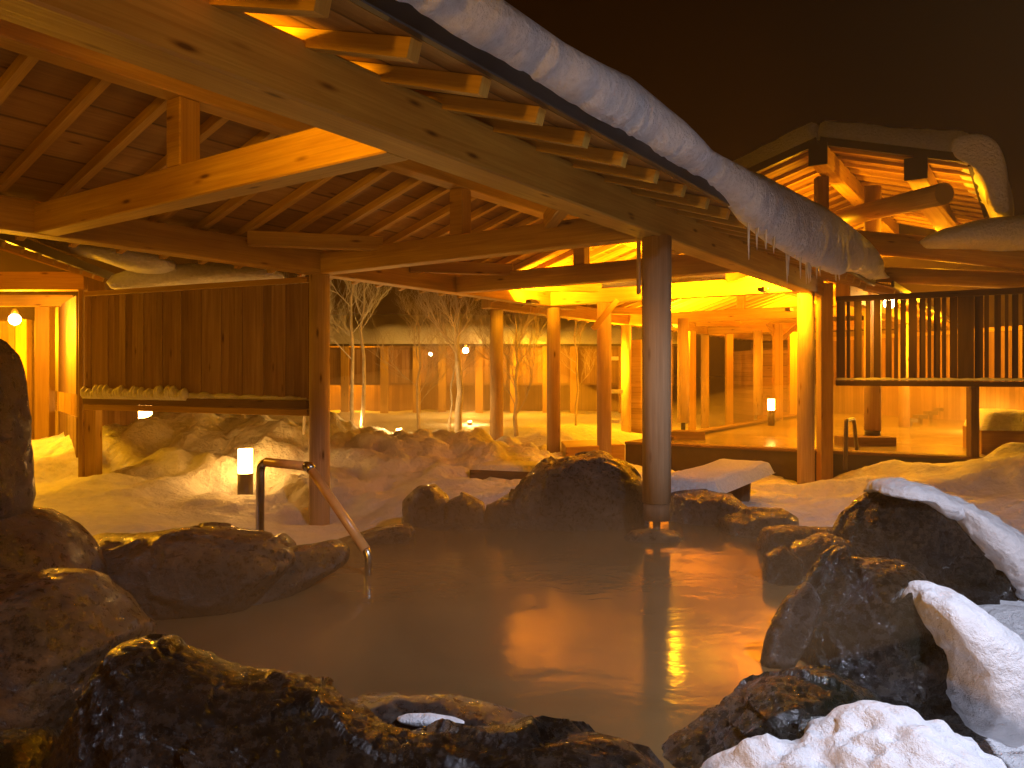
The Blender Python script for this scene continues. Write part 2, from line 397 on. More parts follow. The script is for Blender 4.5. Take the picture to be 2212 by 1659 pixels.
rock([(640, 1200), (700, 1175), (760, 1160), (830, 1140), (885, 1130), (900, 1155), (880, 1175), (800, 1200), (700, 1225)], 7.0, .22, 'rock_dark', 'flat rim stone in front of the left round column', GR, seed=5, amp=.04)
rock([(880, 1180), (890, 1140), (1000, 1128), (1120, 1130), (1140, 1180), (1000, 1190)], 7.55, .2, 'rock_dark', 'long flat rim stone at the far waterline below the small rocks', GR, seed=6, amp=.04)
rock([(1448, 1160), (1450, 1065), (1520, 1058), (1580, 1068), (1620, 1100), (1610, 1165)], 8.0, .4, 'rock_dark', 'flat dark rock right behind the central column', GR, seed=7)
rock([(1550, 1190), (1560, 1118), (1620, 1098), (1690, 1098), (1718, 1116), (1716, 1200)], 7.4, .35, 'rock_brown', 'flat topped brown rock beside the snow bank, right of the column', GR, seed=8)
rock([(1640, 1240), (1650, 1140), (1700, 1132), (1800, 1140), (1850, 1170), (1830, 1280), (1700, 1290)], 6.5, .3, 'rock_moss', 'low wet slab in front of the flat topped brown rock', GR, seed=9)
rock([(1705, 1275), (1705, 1185), (1790, 1150), (1890, 1190), (1900, 1270), (1800, 1300)], 5.9, .3, 'rock_moss', 'shiny wet rock glittering orange below the snow capped back boulder', GR, seed=10, amp=.09)
rock([(1652, 1275), (1648, 1195), (1690, 1175), (1728, 1210), (1724, 1275), (1690, 1290)], 5.6, .14, 'rock_moss', 'small rounded stone at the right waterline', GR, seed=11)
rock([(1812, 1160), (1828, 1110), (1900, 1058), (1960, 1045), (2010, 1075), (2090, 1150), (2150, 1230), (2240, 1340), (2230, 1420), (2000, 1330), (1890, 1250)], 6.2, .5, 'rock_moss', 'big mossy boulder at the right back, snow along its upper edge', GR, seed=12, sub=7,
     caps=[([(1880, 1066), (1895, 1040), (1935, 1030), (1990, 1045), (2060, 1080), (2085, 1130), (2010, 1112), (1950, 1066)], 6.1, .35, .07), ([(2030, 1065), (2130, 1112), (2200, 1160), (2290, 1240), (2320, 1430), (2215, 1352), (2150, 1262), (2095, 1192), (2045, 1125)], 6.0, .42, .06)])
rock([(1715, 1450), (1740, 1320), (1785, 1262), (1830, 1205), (1940, 1212), (1985, 1262), (2050, 1370), (2090, 1560), (1930, 1570), (1780, 1500)], 4.15, .45, 'rock_moss', 'wet greenish rock at the right waterline with a thick snow cushion', GR, seed=13, sub=7, amp=.085,
     caps=[([(1955, 1275), (1970, 1256), (2015, 1256), (2080, 1288), (2150, 1345), (2200, 1430), (2215, 1510), (2190, 1560), (2130, 1578), (2050, 1545), (2015, 1470), (2000, 1390), (1965, 1330)], 3.82, .40, .05)])
rock([(1645, 1440), (1660, 1370), (1700, 1290), (1745, 1255), (1768, 1290), (1742, 1390), (1700, 1450)], 3.98, .1, 'rock_dark', 'narrow dark slab standing upright at the right waterline', GR, seed=14, amp=.04)
rock([(1290, 1740), (1385, 1640), (1530, 1560), (1600, 1500), (1660, 1458), (1790, 1455), (1860, 1485), (1970, 1560), (2000, 1850), (1370, 1850)], 3.12, .45, 'rock_moss', 'broad wet rock at the bottom right with snow over its near side', GR, seed=15, sub=7, amp=.08,
     caps=[([(1440, 1780), (1550, 1655), (1620, 1610), (1665, 1585), (1700, 1612), (1750, 1600), (1850, 1545), (1960, 1535), (2080, 1590), (2150, 1645), (2190, 1760), (1800, 1960)], 2.7, .35, .10)])
rock([(90, 1900), (112, 1660), (200, 1500), (262, 1402), (330, 1388), (400, 1403), (480, 1430), (640, 1480), (760, 1540), (900, 1580), (1080, 1608), (1230, 1594), (1360, 1602), (1435, 1655), (1500, 1950)], 2.45, .35, 'rock_black', 'long wet black rock across the bottom foreground', GR, seed=16, sub=7, amp=.055, ctr=(640, 1780), freq=3.0)
rock([(690, 1600), (740, 1505), (960, 1498), (1100, 1533), (1220, 1568), (1335, 1608), (1330, 1720), (800, 1720)], 2.95, .2, 'rock_dark', 'flat dark rock just behind the black foreground rock, a streak of snow on it', GR, seed=17, amp=.03,
     caps=[([(850, 1552), (880, 1541), (930, 1540), (980, 1548), (1010, 1560), (980, 1568), (900, 1562)], 2.78, .05, .03)])
rock([(-260, 1260), (0, 1236), (60, 1250), (110, 1236), (170, 1240), (225, 1280), (262, 1330), (292, 1352), (250, 1450), (170, 1600), (110, 1760), (-260, 1800)], 3.5, .5, 'rock_brown', 'big smooth brown boulder at the left edge', GR, seed=18, sub=6, amp=.035, freq=1.6, crag=.5)
rock([(-200, 1110), (0, 1085), (60, 1098), (112, 1130), (150, 1170), (180, 1230), (195, 1300), (-200, 1310)], 4.3, .45, 'rock_brown', 'rounded brown boulder behind the big one at the left edge', GR, seed=19, amp=.04)
rock([(140, 1220), (190, 1156), (330, 1150), (400, 1134), (470, 1140), (530, 1155), (600, 1175), (640, 1210), (560, 1300), (400, 1350), (250, 1400), (160, 1360)], 5.1, .45, 'rock_brown', 'long low brown rock on the left bank under the bollard lamp', GR, seed=20, sub=6, amp=.04)
rock([(545, 1230), (560, 1168), (610, 1150), (634, 1172), (640, 1230)], 6.1, .2, 'rock_dark', 'small rock at the foot of the handrail', GR, seed=21)
rock([(440, 1260), (500, 1215), (600, 1192), (700, 1185), (728, 1208), (724, 1245), (600, 1310), (470, 1355), (430, 1330)], 5.2, .22, 'rock_brown', 'sloping flat slab at the left waterline in front of the handrail', GR, seed=22, amp=.03, kx=.8)
rock([(-120, 690), (-5, 730), (8, 800), (20, 860), (30, 905), (30, 960), (42, 1040), (42, 1140), (-120, 1160)], 4.2, .25, 'rock_dark', 'tall narrow dark rock rising at the left edge', GR, seed=23, amp=.05)
rock([(-60, 1600), (20, 1572), (90, 1575), (114, 1602), (118, 1760), (-60, 1780)], 2.7, .2, 'rock_moss', 'small wet stone in the bottom left corner', GR, seed=24, amp=.04)

# ------------------------------------------------------------------ halls
DE, DI = 2.93, 7.55
HB = 1.27                                   # underside of the beams above the eye
def post_round(t, d, h0, h1, r=.13, name='column', root=None, mat='pine_column'):
    a = G(t, d, h0); b = G(t, d, h1)
    return MB().tube([a, a+(b-a)*.5, b], [r*1.0, r, r*.98], 24).build(name, M[mat], root)
RS = .315
def make_hall(root, t0, t1, de, di, hb, ties, cols, step, r0, rafter_d=.76, bm_h=.30, bm_w=.24, fascia=True, ceil='ceiling', rw=.07, deck_t=.03):
    dr = (de+di)/2; top = hb+bm_h
    hr = top+RS*(dr-de)
    MB().beam(G(t0, de, hb), G(t1, de, hb), bm_w, bm_h).build('eave_beam', M['pine'], root, bevel=.012)
    MB().beam(G(t0, di, hb), G(t1, di, hb), bm_w, bm_h).build('eave_beam', M['pine'], root, bevel=.012)
    MB().beam(G(t0, dr, hr-.25), G(t1, dr, hr-.25), .20, .25).build('ridge_beam', M['pine'], root, bevel=.01)
    for t in ties:
        MB().beam(G(t, de+bm_w/2+.002, hb+.003), G(t, di-bm_w/2-.002, hb+.003), .20, .26).build('tie_beam', M['pine'], root, bevel=.01)
        MB().beam(G(t, dr-.09, hb+.262), G(t, dr+.09, hb+.262), .17, hr-.25-hb-.264).build('king_post', M['pine'], root, bevel=.01)
        for sgn, d0, d1 in () if t < 5 else ((1, de+bm_w/2+.02, de+1.2), (-1, di-bm_w/2-.02, di-1.2)):
            MB().beam(G(t-1.18, d0, hb+.20), G(t-.02, d1-.06*sgn, hb+.20), .12, .17).build('corner_brace', M['pine'], root, bevel=.01)
    for (t, d, h0) in cols:
        post_round(t, d, h0, hb+.01, root=root)
    # rafters: two meshes, repeated
    t = r0; protoA = protoB = None
    hA = top-RS*rafter_d; e = hr-.01
    while t < t1-.05:
        if t > t0+.05:
            for k in (0, 1):
                d_out = de-rafter_d if k == 0 else di+rafter_d; d_in = dr-.104 if k == 0 else dr+.104
                pr = protoA if k == 0 else protoB
                if pr is None:
                    mb = MB(); mb.beam(G(t, d_out, hA), G(t, d_in, top+RS*(dr-.104-de)), rw, .085)
                    o = mb.build('rafter', M['pine'], root)
                    if k == 0: protoA = (o, t)
                    else: protoB = (o, t)
                else:
                    o = pr[0].copy(); C.objects.link(o); o.parent = root; o.location = U*(t-pr[1])
        t += step
    # deck
    for k in (0, 1):
        d_out = de-rafter_d-.04 if k == 0 else di+rafter_d+.04
        a = G(t0-.35, d_out, top-RS*(rafter_d+.04)+.093); b = G(t1+.25, d_out, top-RS*(rafter_d+.04)+.093)
        c = G(t0-.35, dr, hr+.093)
        MB().box(a, b-a, c-a, UP*deck_t).build('roof_boards', M[ceil], root)
        if fascia:
            s = -1 if k == 0 else 1
            f0 = G(t0-.35, d_out+s*.002, top-RS*(rafter_d+.04)+.09)
            MB().box(f0, G(t1+.25, 0, 0)-G(t0-.35, 0, 0), V*(.045*s), UP*.10).build('fascia', M['black_metal'], root, bevel=.006)
    return hr
root1 = thing('timber_pavilion', 'near open timber hall whose round log column stands in the pool', 'pavilion', G(6.57, 5.2, -1.6))
make_hall(root1, -2.8, 13.0, DE, DI, HB, [-.1, 3.25, 6.57, 9.3, 12.1],
          [(12.32, 2.93, -2.0), (6.57, DI, -2.2), (12.32, DI, -2.0), (.6, DI, -2.0), (12.1, 6.35, -2.0)], .4985, 2.394-5*.4985)
# the central column stands on a steel pin
a = G(6.574, 2.90, 0)
cx, cy = a.x, a.y
MB().tube([(cx, cy, EYE-277/FPX*7.06), (cx, cy, 1.2), (cx, cy, EYE+HB+.01)], [.132, .134, .138], 28).build('column', M['pine_column'], root1)
MB().tube([(cx, cy, .17), (cx, cy, .325)], [.125, .125], 28).tube([(cx, cy, -.1), (cx, cy, .175)], [.035, .035], 16).build('column_shoe', M['old_wood'], root1)
MB().box(Vector((cx-.165, cy+.02, EYE+.76)), (0, 0, .5), (.02, 0, 0), (0, .12, 0)).build('cover_strip', M['pine_column'], root1)
# stone footing at the waterline
vs, fs = lump_mesh([(1342, 1165), (1365, 1146), (1415, 1140), (1460, 1146), (1480, 1165), (1460, 1185), (1415, 1192), (1365, 1184)], 7.06, .22, amp=.03, seed=31)
o = add_mesh('footing_stone', vs, fs, M['rock_brown'], origin=(cx, cy, 0)); tag(o, 'flat round footing stone at the waterline under the central column', 'rock')

# snow roll along the near eave
def snow_roll():
    T = np.arange(-3.1, 13.45, .05); rows = []
    def lerp(t, pts):
        return float(np.interp(t, [p[0] for p in pts], [p[1] for p in pts]))
    for t in T:
        hb = lerp(t, [(-3, 1.49), (5.6, 1.49), (6.1, 1.44), (6.5, 1.30), (7.2, 1.22), (8.5, 1.18), (10, 1.24), (11, 1.40), (12.2, 1.45), (13.3, 1.45)])
        top = lerp(t, [(-3, 1.76), (3.3, 1.76), (4.2, 1.86), (4.9, 1.82), (5.4, 1.72), (6.5, 1.76), (8, 1.86), (10, 1.95), (12, 1.98), (13.0, 1.88), (13.4, 1.7)])
        lip = lerp(t, [(-3, 2.03), (5.6, 2.03), (6.5, 1.94), (9, 1.90), (11, 1.94), (13.4, 2.0)])
        k = 1 if t < 13 else max(.25, 1-(t-13)/.5)
        mid = (hb+top)/2
        prof = [(2.13, hb+.0), (lip+.03, hb-.0), (lip-.05, hb+.05), (lip-.10, mid-.03), (lip-.09, mid+.06), (lip-.03, top-.06), (lip+.07, top-.005), (lip+.22, top+.035), (lip+.5, top+.13), (3.2, top+.36), (4.2, 2.36), (5.24, 2.72), (6.3, 2.42), (8.2, 1.9), (8.55, 1.7), (8.5, 1.49), (8.38, 1.50), (8.25, 1.54), (6.8, 2.0), (5.5, 2.41), (5.24, 2.49), (4.98, 2.41), (3.6, 1.97), (2.3, 1.56), (2.17, 1.51)]
        row = []
        for i, (d, h) in enumerate(prof):
            w = 1 if 1 <= i <= 14 else 0
            p = Vector((t*1.5, d*2.5, h*2.5))
            nn = fbm(p, 4)*.07+.03*noise.noise(Vector((t*7, d*7, h*7)))+.02*noise.noise(Vector((t*19, d*14, h*14)))
            if i in (0, 1, 2): nn += .055*noise.noise(Vector((t*22, 3, 1)))
            h2 = h
            d2 = d+w*nn*(.9 if i < 8 else .3); h2 = h2+w*nn*.8
            if k < 1: 
                mh = 1.55; h2 = mh+(h2-mh)*k
            row.append(G(t, d2, h2))
        rows.append(row)
    n = len(rows[0]); vs = [p for r in rows for p in r]
    f = [(j*n+i, j*n+i+1, (j+1)*n+i+1, (j+1)*n+i) for j in range(len(rows)-1) for i in range(n-1)]
    for j in range(len(rows)-1): f.append((j*n+n-1, j*n, (j+1)*n, (j+1)*n+n-1))
    f.append(tuple(range(n))); f.append(tuple((len(rows)-1)*n+i for i in range(n))[::-1])
    rt = thing('roof_snow', 'thick roll of snow overhanging the near eave from top centre down to the right', 'snow', G(6, 2.1, 1.5))
    o = add_mesh('snow_layer', vs, f, M['snow_roll'], rt, origin=rt.location)
    md = o.modifiers.new('s', 'SUBSURF'); md.levels = 1; md.render_levels = 1
    for i in range(26):
        t = random.uniform(6.4, 10.6); L = random.uniform(.06, .34) if t < 9 else random.uniform(.04, .14)
        d = 2.02+random.uniform(-.06, .05); hb = lerp(t, [(6.4, 1.32), (7.2, 1.24), (8.5, 1.21), (10, 1.27), (11, 1.4)])
        MB().tube([G(t, d, hb+.04), G(t, d, hb-L*.5), G(t+.01, d, hb-L)], [.014, .009, .002], 6).build('icicle', M['ice'], rt)
snow_roll()

# ---- second hall, deeper in, over the raised basin
root2 = thing('timber_hall', 'brightly lit timber hall beyond, its row of round columns leading away over the raised basin', 'pavilion', G(20, 5.7, -1.6))
make_hall(root2, 13.9, 30.5, 2.7, 8.7, HB, [17.8, 23.5, 29.3], [(17.8, 8.7, -1.9), (23.5, 8.7, -1.9), (29.3, 8.7, -1.9), (21.4, 2.7, -1.35), (27.1, 2.7, -1.35), (16.56, 6.65, -1.12), (22.3, 6.65, -1.2)], .5, 14.1, ceil='slat_ceiling')
# outer beam line of that hall reaching forward to its corner column
MB().beam(G(11.7, 8.7, HB), G(13.898, 8.7, HB), .24, .22).build('eave_beam', M['pine'], root2, bevel=.01)
post_round(12.05, 8.7, -2.0, HB+.01, root=root2)
p = G(16.56, 6.65, 0)
MB().tube([(p.x, p.y, .2), (p.x, p.y, .42)], [.05, .05], 12).build('column_shoe', M['black_metal'], root2)
# end wall and shelves of boards
MB().box(G(30.9, 1.5, -1.8), V*8, UP*3.3, U*.06).build('end_wall', M['wall_boards'], root2)
for (px, Z, top, wd) in ((1680, 22, 700, .24), (1495, 20, 716, .16), (1575, 25, 722, .22), (1712, 24, 715, .24)):
    q = P(px, 808, Z); MB().beam((q.x, q.y-.1, -.3), (q.x, q.y+.1, -.3), wd, EYE-(top-808)/FPX*Z+.3).build('square_post', M['pine'], root2)
for a_, b_ in (((1680, 745, 22), (1655, 700, 22)), ((1680, 745, 22), (1725, 705, 22))):
    MB().beam(P(*a_), P(*b_), .12, .12).build('brace', M['pine'], root2)
q0, q1 = P(1580, 905, 26), P(1628, 905, 24)
MB().box((q0.x, q0.y, -.2), Vector((q1.x-q0.x, q1.y-q0.y, 0)), (0, 0, 2.5), (0, .05, 0)).build('partition', M['wall_boards'], root2)
q0, q1 = P(1636, 905, 28), P(1760, 905, 27)
MB().box((q0.x, q0.y, -.2), Vector((q1.x-q0.x, q1.y-q0.y, 0)), (0, 0, 2.6), (0, .05, 0)).build('partition', M['ceiling'], root2)

MB().beam(P(1286, 715, 13.1), P(1338, 652, 13.1), .1, .1).build('brace', M['pine'], root1, bevel=.008)
q0, q1 = P(1342, 905, 20), P(1452, 905, 19.4)
MB().box((q0.x, q0.y, EYE-.2), Vector((q1.x-q0.x, q1.y-q0.y, 0)), (0, 0, 1.1), (0, .05, 0)).build('partition', M['screen'], root2)
MB().box((q0.x, q0.y, -.2), Vector((q1.x-q0.x, q1.y-q0.y, 0)), (0, 0, EYE-.02), (0, .04, 0)).build('partition', M['wall_boards'], root2)
for (px, py, Z, lx, lb) in ((1478, 945, 15.6, .75, 'wooden block in the raised bath under the slim round column'), (1868, 958, 14.2, .95, 'wooden block in the raised bath under the column behind the right fence')):
    q = P(px, py, Z); o = MB().box((q.x-lx/2, q.y-.25, .1), (lx, 0, 0), (0, .5, 0), (0, 0, .26)).build('plinth', M['old_wood'], origin=(q.x, q.y, .1), bevel=.01); tag(o, lb, 'plinth')
for i in range(4):      # spouts in a row in the raised bath
    q = P(1968+22*i, 912-8*i, 19.5+i)
    o = MB().box((q.x-.13, q.y-.1, q.z), (.26, 0, 0), (0, .3, 0), (0, 0, .10)).box((q.x-.04, q.y, q.z-.4), (.08, 0, 0), (0, .08, 0), (0, 0, .398)).build('water_spout', M['lamp_body'], origin=tuple(q)); tag(o, ['nearest', 'second', 'third', 'farthest'][i]+' of four dark spouts standing in the raised bath, counted from the left', 'spout', 'water spouts in the raised bath')
# ---- high gable roof on the right
root3 = thing('gabled_pavilion', 'tall gabled roof with slatted soffit and black verge above the right fence', 'pavilion', G(16, 3.3, -1.6))
T3, DR3, H3 = 14.76, 3.27, 4.28
WL = 2.42
for s in (-1, 1):
    a = G(T3, DR3, H3); 
    e = G(T3, DR3+s*WL, H3-.305*WL)
    MB().box(a+UP*.01, e-a, U*9, UP*.05).build('soffit', M['slat_ceiling'], root3)
    MB().beam(a-U*.06-UP*.04, e-U*.06-UP*.04, .10, .14).build('verge_board', M['black_metal'], root3)
    for k in range(14):      # slats running down the slope under the soffit
        b0 = G(T3+.28+k*.62, DR3+s*.12, H3-.305*.12-.055); b1 = G(T3+.28+k*.62, DR3+s*(WL-.05), H3-.305*(WL-.05)-.055)
        MB().beam(b0, b1, .09, .06).build('rafter', M['pine'], root3)
    MB().beam(G(T3+.05, DR3+s*WL*.99, H3-.305*WL-.05), G(T3+9, DR3+s*WL*.99, H3-.305*WL-.05), .08, .2).build('eave_board', M['black_metal'], root3)
MB().beam(G(T3-.1, DR3, H3-.42), G(T3+9, DR3, H3-.42), .28, .36).build('ridge_beam', M['pine'], root3, bevel=.01)
MB().beam(G(T3-.13, DR3, H3-.43), G(T3-.102, DR3, H3-.43), .33, .40).build('end_cap', M['black_metal'], root3)
MB().beam(G(T3-.1, DR3-1.6, H3-.92), G(T3+9, DR3-1.6, H3-.92), .30, .34).build('purlin', M['pine'], root3, bevel=.01)
MB().beam(G(T3-.13, DR3-1.6, H3-.93), G(T3-.102, DR3-1.6, H3-.93), .36, .38).build('end_cap', M['black_metal'], root3)
q = P(1779, 380, 14.6); MB().box((q.x-.11, q.y, q.z-1.0), (0, 0, 1.0), (.22, 0, 0), (0, .2, 0)).build('king_post', M['old_wood'], root3, bevel=.01)
def log(p0, p1, r, name, mat, root): return MB().tube([p0, (Vector(p0)+Vector(p1))/2, p1], [r*.95, r, r*1.05], 20).build(name, M[mat], root)
log(P(1770, 482, 15.6), P(2040, 418, 12.2), .17, 'log_beam', 'pine', root3)
log(P(1820, 518, 13.4), P(2330, 568, 12.0), .20, 'log_beam', 'pine', root3)
log(P(1840, 590, 13.2), P(2330, 612, 12.2), .14, 'log_beam', 'pine', root3)
MB().beam(P(1995, 440, 13.3), P(2050, 505, 13.8), .3, .12).build('brace', M['pine'], root3, bevel=.01)
q = P(1885, 945, 14.4)
MB().tube([(q.x, q.y, .46), (q.x, q.y, 2), (q.x, q.y, 5.1)], [.15, .15, .15], 24).build('column', M['pine_column'], root3)
MB().tube([(q.x, q.y, .2), (q.x, q.y, .36)], [.05, .05], 12).tube([(q.x, q.y, .35), (q.x, q.y, .47)], [.14, .14], 20).build('column_shoe', M['black_metal'], root3)
# lower ceiling seen through the openings between the logs
MB().box(P(1800, 560, 15.5), Vector((6, -2.2, 0)), Vector((1.2, 3.4, .5)), (0, 0, .05)).build('soffit', M['slat_ceiling'], root3)
q = P(1960, 925, 19.3)

def slab_snow(name, label, pts, thick, amp=.06, nx=60, ny=14, mat='snow_roll', edge=True):
    """snow lying on a four-cornered slope, rounded at its borders"""
    a, b, c, d = [Vector(p) for p in pts]; vs = []; 
    for j in range(ny+1):
        for i in range(nx+1):
            u, v = i/nx, j/ny
            p = (a*(1-u)+b*u)*(1-v)+(d*(1-u)+c*u)*v
            e = min(1, min(u, 1-u)*nx/3, min(v, 1-v)*ny/2.0); e = math.sqrt(max(0, e*(2-e)))
            vs.append(p+UP*(thick*e+amp*e*fbm(p*1.3, 3)))
    n0 = len(vs)
    for j in range(ny+1):
        for i in range(nx+1):
            u, v = i/nx, j/ny; vs.append((a*(1-u)+b*u)*(1-v)+(d*(1-u)+c*u)*v-UP*.0)
    f = []
    for j in range(ny):
        for i in range(nx):
            q = j*(nx+1)+i; f.append((q, q+1, q+nx+2, q+nx+1)); f.append((n0+q, n0+q+nx+1, n0+q+nx+2, n0+q+1))
    o = add_mesh(name, vs, f, M[mat], origin=a); tag(o, label, 'snow'); return o
slab_snow('roof_snow', 'dim snow lying on the right slope of the tall gabled roof', [G(T3-.1, DR3+.1, H3+.07), G(T3-.1, DR3-WL-.1, H3-.305*WL+.04), G(T3+9, DR3-WL-.1, H3-.305*WL+.04), G(T3+9, DR3+.1, H3+.07)], .5, nx=30, ny=40)
slab_snow('roof_snow', 'dim snow lying on the left slope of the tall gabled roof', [G(T3-.1, DR3+WL+.1, H3-.305*WL+.04), G(T3-.1, DR3-.0, H3+.07), G(T3+9, DR3-.0, H3+.07), G(T3+9, DR3+WL+.1, H3-.305*WL+.04)], .5, nx=30, ny=40)
prof = [(1.15, 3.60), (1.15, 3.98), (.75, 3.98), (.5, 3.86), (.40, 3.5), (.33, 3.0), (.28, 2.66), (.38, 2.55), (.52, 2.6), (.62, 2.85), (.66, 3.15), (.80, 3.42), (.92, 3.56)]
vs = []; TT = np.arange(T3-.16, T3+3.2, .12)
for t in TT:
    for i, (d, h) in enumerate(prof):
        q = Vector((t*1.6, d*3, h*3)); w = .5 if i in (0, 12) else 1
        vs.append(G(t+.05*noise.noise(Vector((d*5, h*5, 3))), d+.09*w*fbm(q, 3), h+.09*w*fbm(q+Vector((4, 4, 4)), 3)+(.25*noise.noise(Vector((t*1.3, 0, 0))) if 5 <= i <= 8 else 0)))
n = len(prof); fs = [(j*n+i, j*n+(i+1) % n, (j+1)*n+(i+1) % n, (j+1)*n+i) for j in range(len(TT)-1) for i in range(n)]
fs += [tuple(range(n))[::-1], tuple((len(TT)-1)*n+i for i in range(n))]
o = add_mesh('snow_lump', vs, fs, M['snow_roll'], origin=G(T3, .8, 3.6)); tag(o, 'slab of snow sagging over the right end of the tall gabled roof', 'snow')
md = o.modifiers.new('s', 'SUBSURF'); md.levels = 1; md.render_levels = 2
vs, fs = lump_mesh([(1975, 528), (2020, 500), (2100, 478), (2200, 466), (2400, 460), (2400, 555), (2200, 545)], 12.3, .5, amp=.05, seed=42, ridged=False, sharp=.6)
o = add_mesh('snow_lump', vs, fs, M['snow_roll'], origin=P(2200, 500, 12.3)); tag(o, 'snow mound resting on the upper log beam at the right edge', 'snow')

# ---- raised basin
rb = thing('raised_bath', 'raised stone bath with a dark front wall behind the snow covered bench', 'bath', (PA.x, PA.y, 0))
pa = Vector((PA.x, PA.y, 0)); pb = Vector((PB.x+2.2, PB.y-1.5, 0)); zt = .28
dirp = (pb-pa).normalized(); inn = Vector((SN, CS, 0))
MB().box(pa-UP*.6, pb-pa, inn*.22, UP*(zt+.54)).build('front_wall', M['stone'], rb)
MB().box(pa-UP*.6+inn*.22, inn*14.7, dirp*.2, UP*(zt+.54)).build('side_wall', M['stone'], rb)
MB().box(pa+UP*(zt-.058)-inn*.04, pb-pa, inn*.3, UP*.05).build('coping', M['old_wood'], rb, bevel=.01)
MB().box(pa+UP*(zt-.058)+inn*.262, inn*14.6, dirp*.26, UP*.05).build('coping', M['old_wood'], rb, bevel=.01)
o = add_mesh('bath_water', [(x, y, zt-.09) for x, y in [(pa+inn*.2+dirp*.15)[:2], (pb+inn*.2)[:2], (pb+inn*15)[:2], (pa+inn*14.8+dirp*.15)[:2]]], [(0, 1, 2, 3)], M['water_far'], smooth=False); tag(o, kind='structure')
# wooden step left of the basin and low ledge
q = P(1222, 975, 13.2); q2 = P(1350, 962, 13.7)
st = thing('wooden_step', 'pale wooden step box joining the left end of the raised bath', 'step', (q.x, q.y, -.3))
MB().box((q.x, q.y, -.35), Vector((q2.x-q.x, q2.y-q.y, 0)), (0, 1.2, 0), (0, 0, .60)).build('step_box', M['pine'], st, bevel=.01)
q = P(1014, 1012, 10.8); q2 = P(1225, 1018, 10.4)
lg = thing('low_ledge', 'low dark ledge with snow on top left of the large central boulder', 'ledge', (q.x, q.y, -.2))
MB().box((q.x, q.y, -.2), Vector((q2.x-q.x, q2.y-q.y, 0)), (.25, .8, 0), (0, 0, .36)).build('ledge_face', M['old_wood'], lg, bevel=.01)
so = slab_snow('ledge_snow', 'snow sheet lying on the low dark ledge', [(q.x-.02, q.y-.02, .165), (q2.x, q2.y-.02, .165), (q2.x+.25, q2.y+.8, .165), (q.x+.25, q.y+.8, .165)], .07, amp=.02, nx=24, ny=10)

# ---- bench with snow
bn = thing('bench', 'wooden bench buried under smooth snow right of the central column', 'bench', P(1560, 1070, 10))
b0, b1 = Vector((1.84, 8.1, 0)), Vector((3.07, 9.94, 0))
zz = .23; b0.z = b1.z = zz; dirb = (b1-b0); sd = Vector((-dirb.y, dirb.x, 0)).normalized()
MB().box(b0-sd*.33, dirb, sd*.66, UP*.05).build('seat', M['old_wood'], bn, bevel=.008)
for k in (.12, .86):
    c = b0+dirb*k; x = dirb.normalized()
    MB().box(c-sd*.17-UP*.45-x*.02+x*(.08 if k < .5 else -.12), sd*.34, x*.16, UP*.02).box(c-sd*.15-UP*.45+x*(.06 if k < .5 else -.08), UP*.448+x*(-.05 if k < .5 else .1), sd*.30, x*.06).build('leg', M['old_wood'], bn)
slab_snow('bench_snow', 'smooth snow cushion covering the bench seat', [b0-sd*.38+UP*.02-x*.05, b1-sd*.38+UP*.02+x*.08, b1+sd*.38+UP*.02+x*.08, b0+sd*.38+UP*.02-x*.05], .16, amp=.02, nx=30, ny=12)

# ------------------------------------------------------------------ right slatted fence
fr = thing('slatted_fence', 'dark slatted fence panel on posts, glowing gaps between its boards, right of the hall', 'fence', P(1990, 1000, 11.7))
f0, f1 = P(1806, 808, 12.4), P(2330, 808, 10.75)
fd = f1-f0; fl = fd.length; fx = fd.normalized(); fn = Vector((fx.y, -fx.x, 0))
zt_, zb_ = EYE+1.27, EYE-.19
def zfp(k): return f0+fx*k
for z0, hh in ((zt_-.09, .09), (zb_, .08)):
    a = Vector((f0.x, f0.y, z0)); MB().box(a-fn*.03, fx*fl, fn*.09, UP*hh).build('rail', M['dark_slat'], fr, bevel=.006)
def fence_px(px):      # distance along the fence of a picture column
    best = None
    for i in range(1200):
        k = fl*i/1200; p = zfp(k)
        e = abs(p.x/p.y*FPX+1106-px)
        if best is None or e < best[0]: best = (e, k)
    return best[1]
slats = [(1808, 1826), (1829, 1836), (1846, 1862), (1870, 1880), (1888, 1903), (1913, 1926), (1932, 1940), (1945, 1957), (1963, 1981), (1986, 1999), (2004, 2012), (2017, 2031), (2035, 2044), (2052, 2068), (2069, 2104), (2105, 2124), (2126, 2136), (2148, 2162), (2170, 2178), (2186, 2200), (2208, 2218), (2226, 2240), (2250, 2262), (2270, 2284), (2292, 2310)]
for i, (x0, x1) in enumerate(slats):
    k0, k1 = fence_px(x0), fence_px(x1)
    p = zfp(k0); off = .0 if i % 2 else .05
    MB().box(Vector((p.x, p.y, zb_+.082))+fn*(off-.02), UP*(zt_-zb_-.175), fx*(k1-k0), fn*.025).build('slat', M['dark_slat'], fr)
for px, w_, z0 in ((1787, .20, -.3), (2107, .13, -.1)):
    p = P(px, 808, 12.3 if px < 1900 else 11.45)
    MB().box((p.x-w_/2, p.y, z0), (0, 0, (zt_+.22 if px < 1900 else zb_-.002)-z0), (w_, 0, 0), (0, w_, 0)).build('post', M['pine' if px < 1900 else 'old_wood'], fr, bevel=.008)
vsn = []
for i in range(14):
    p = zfp(fl*(i+.5)/14)
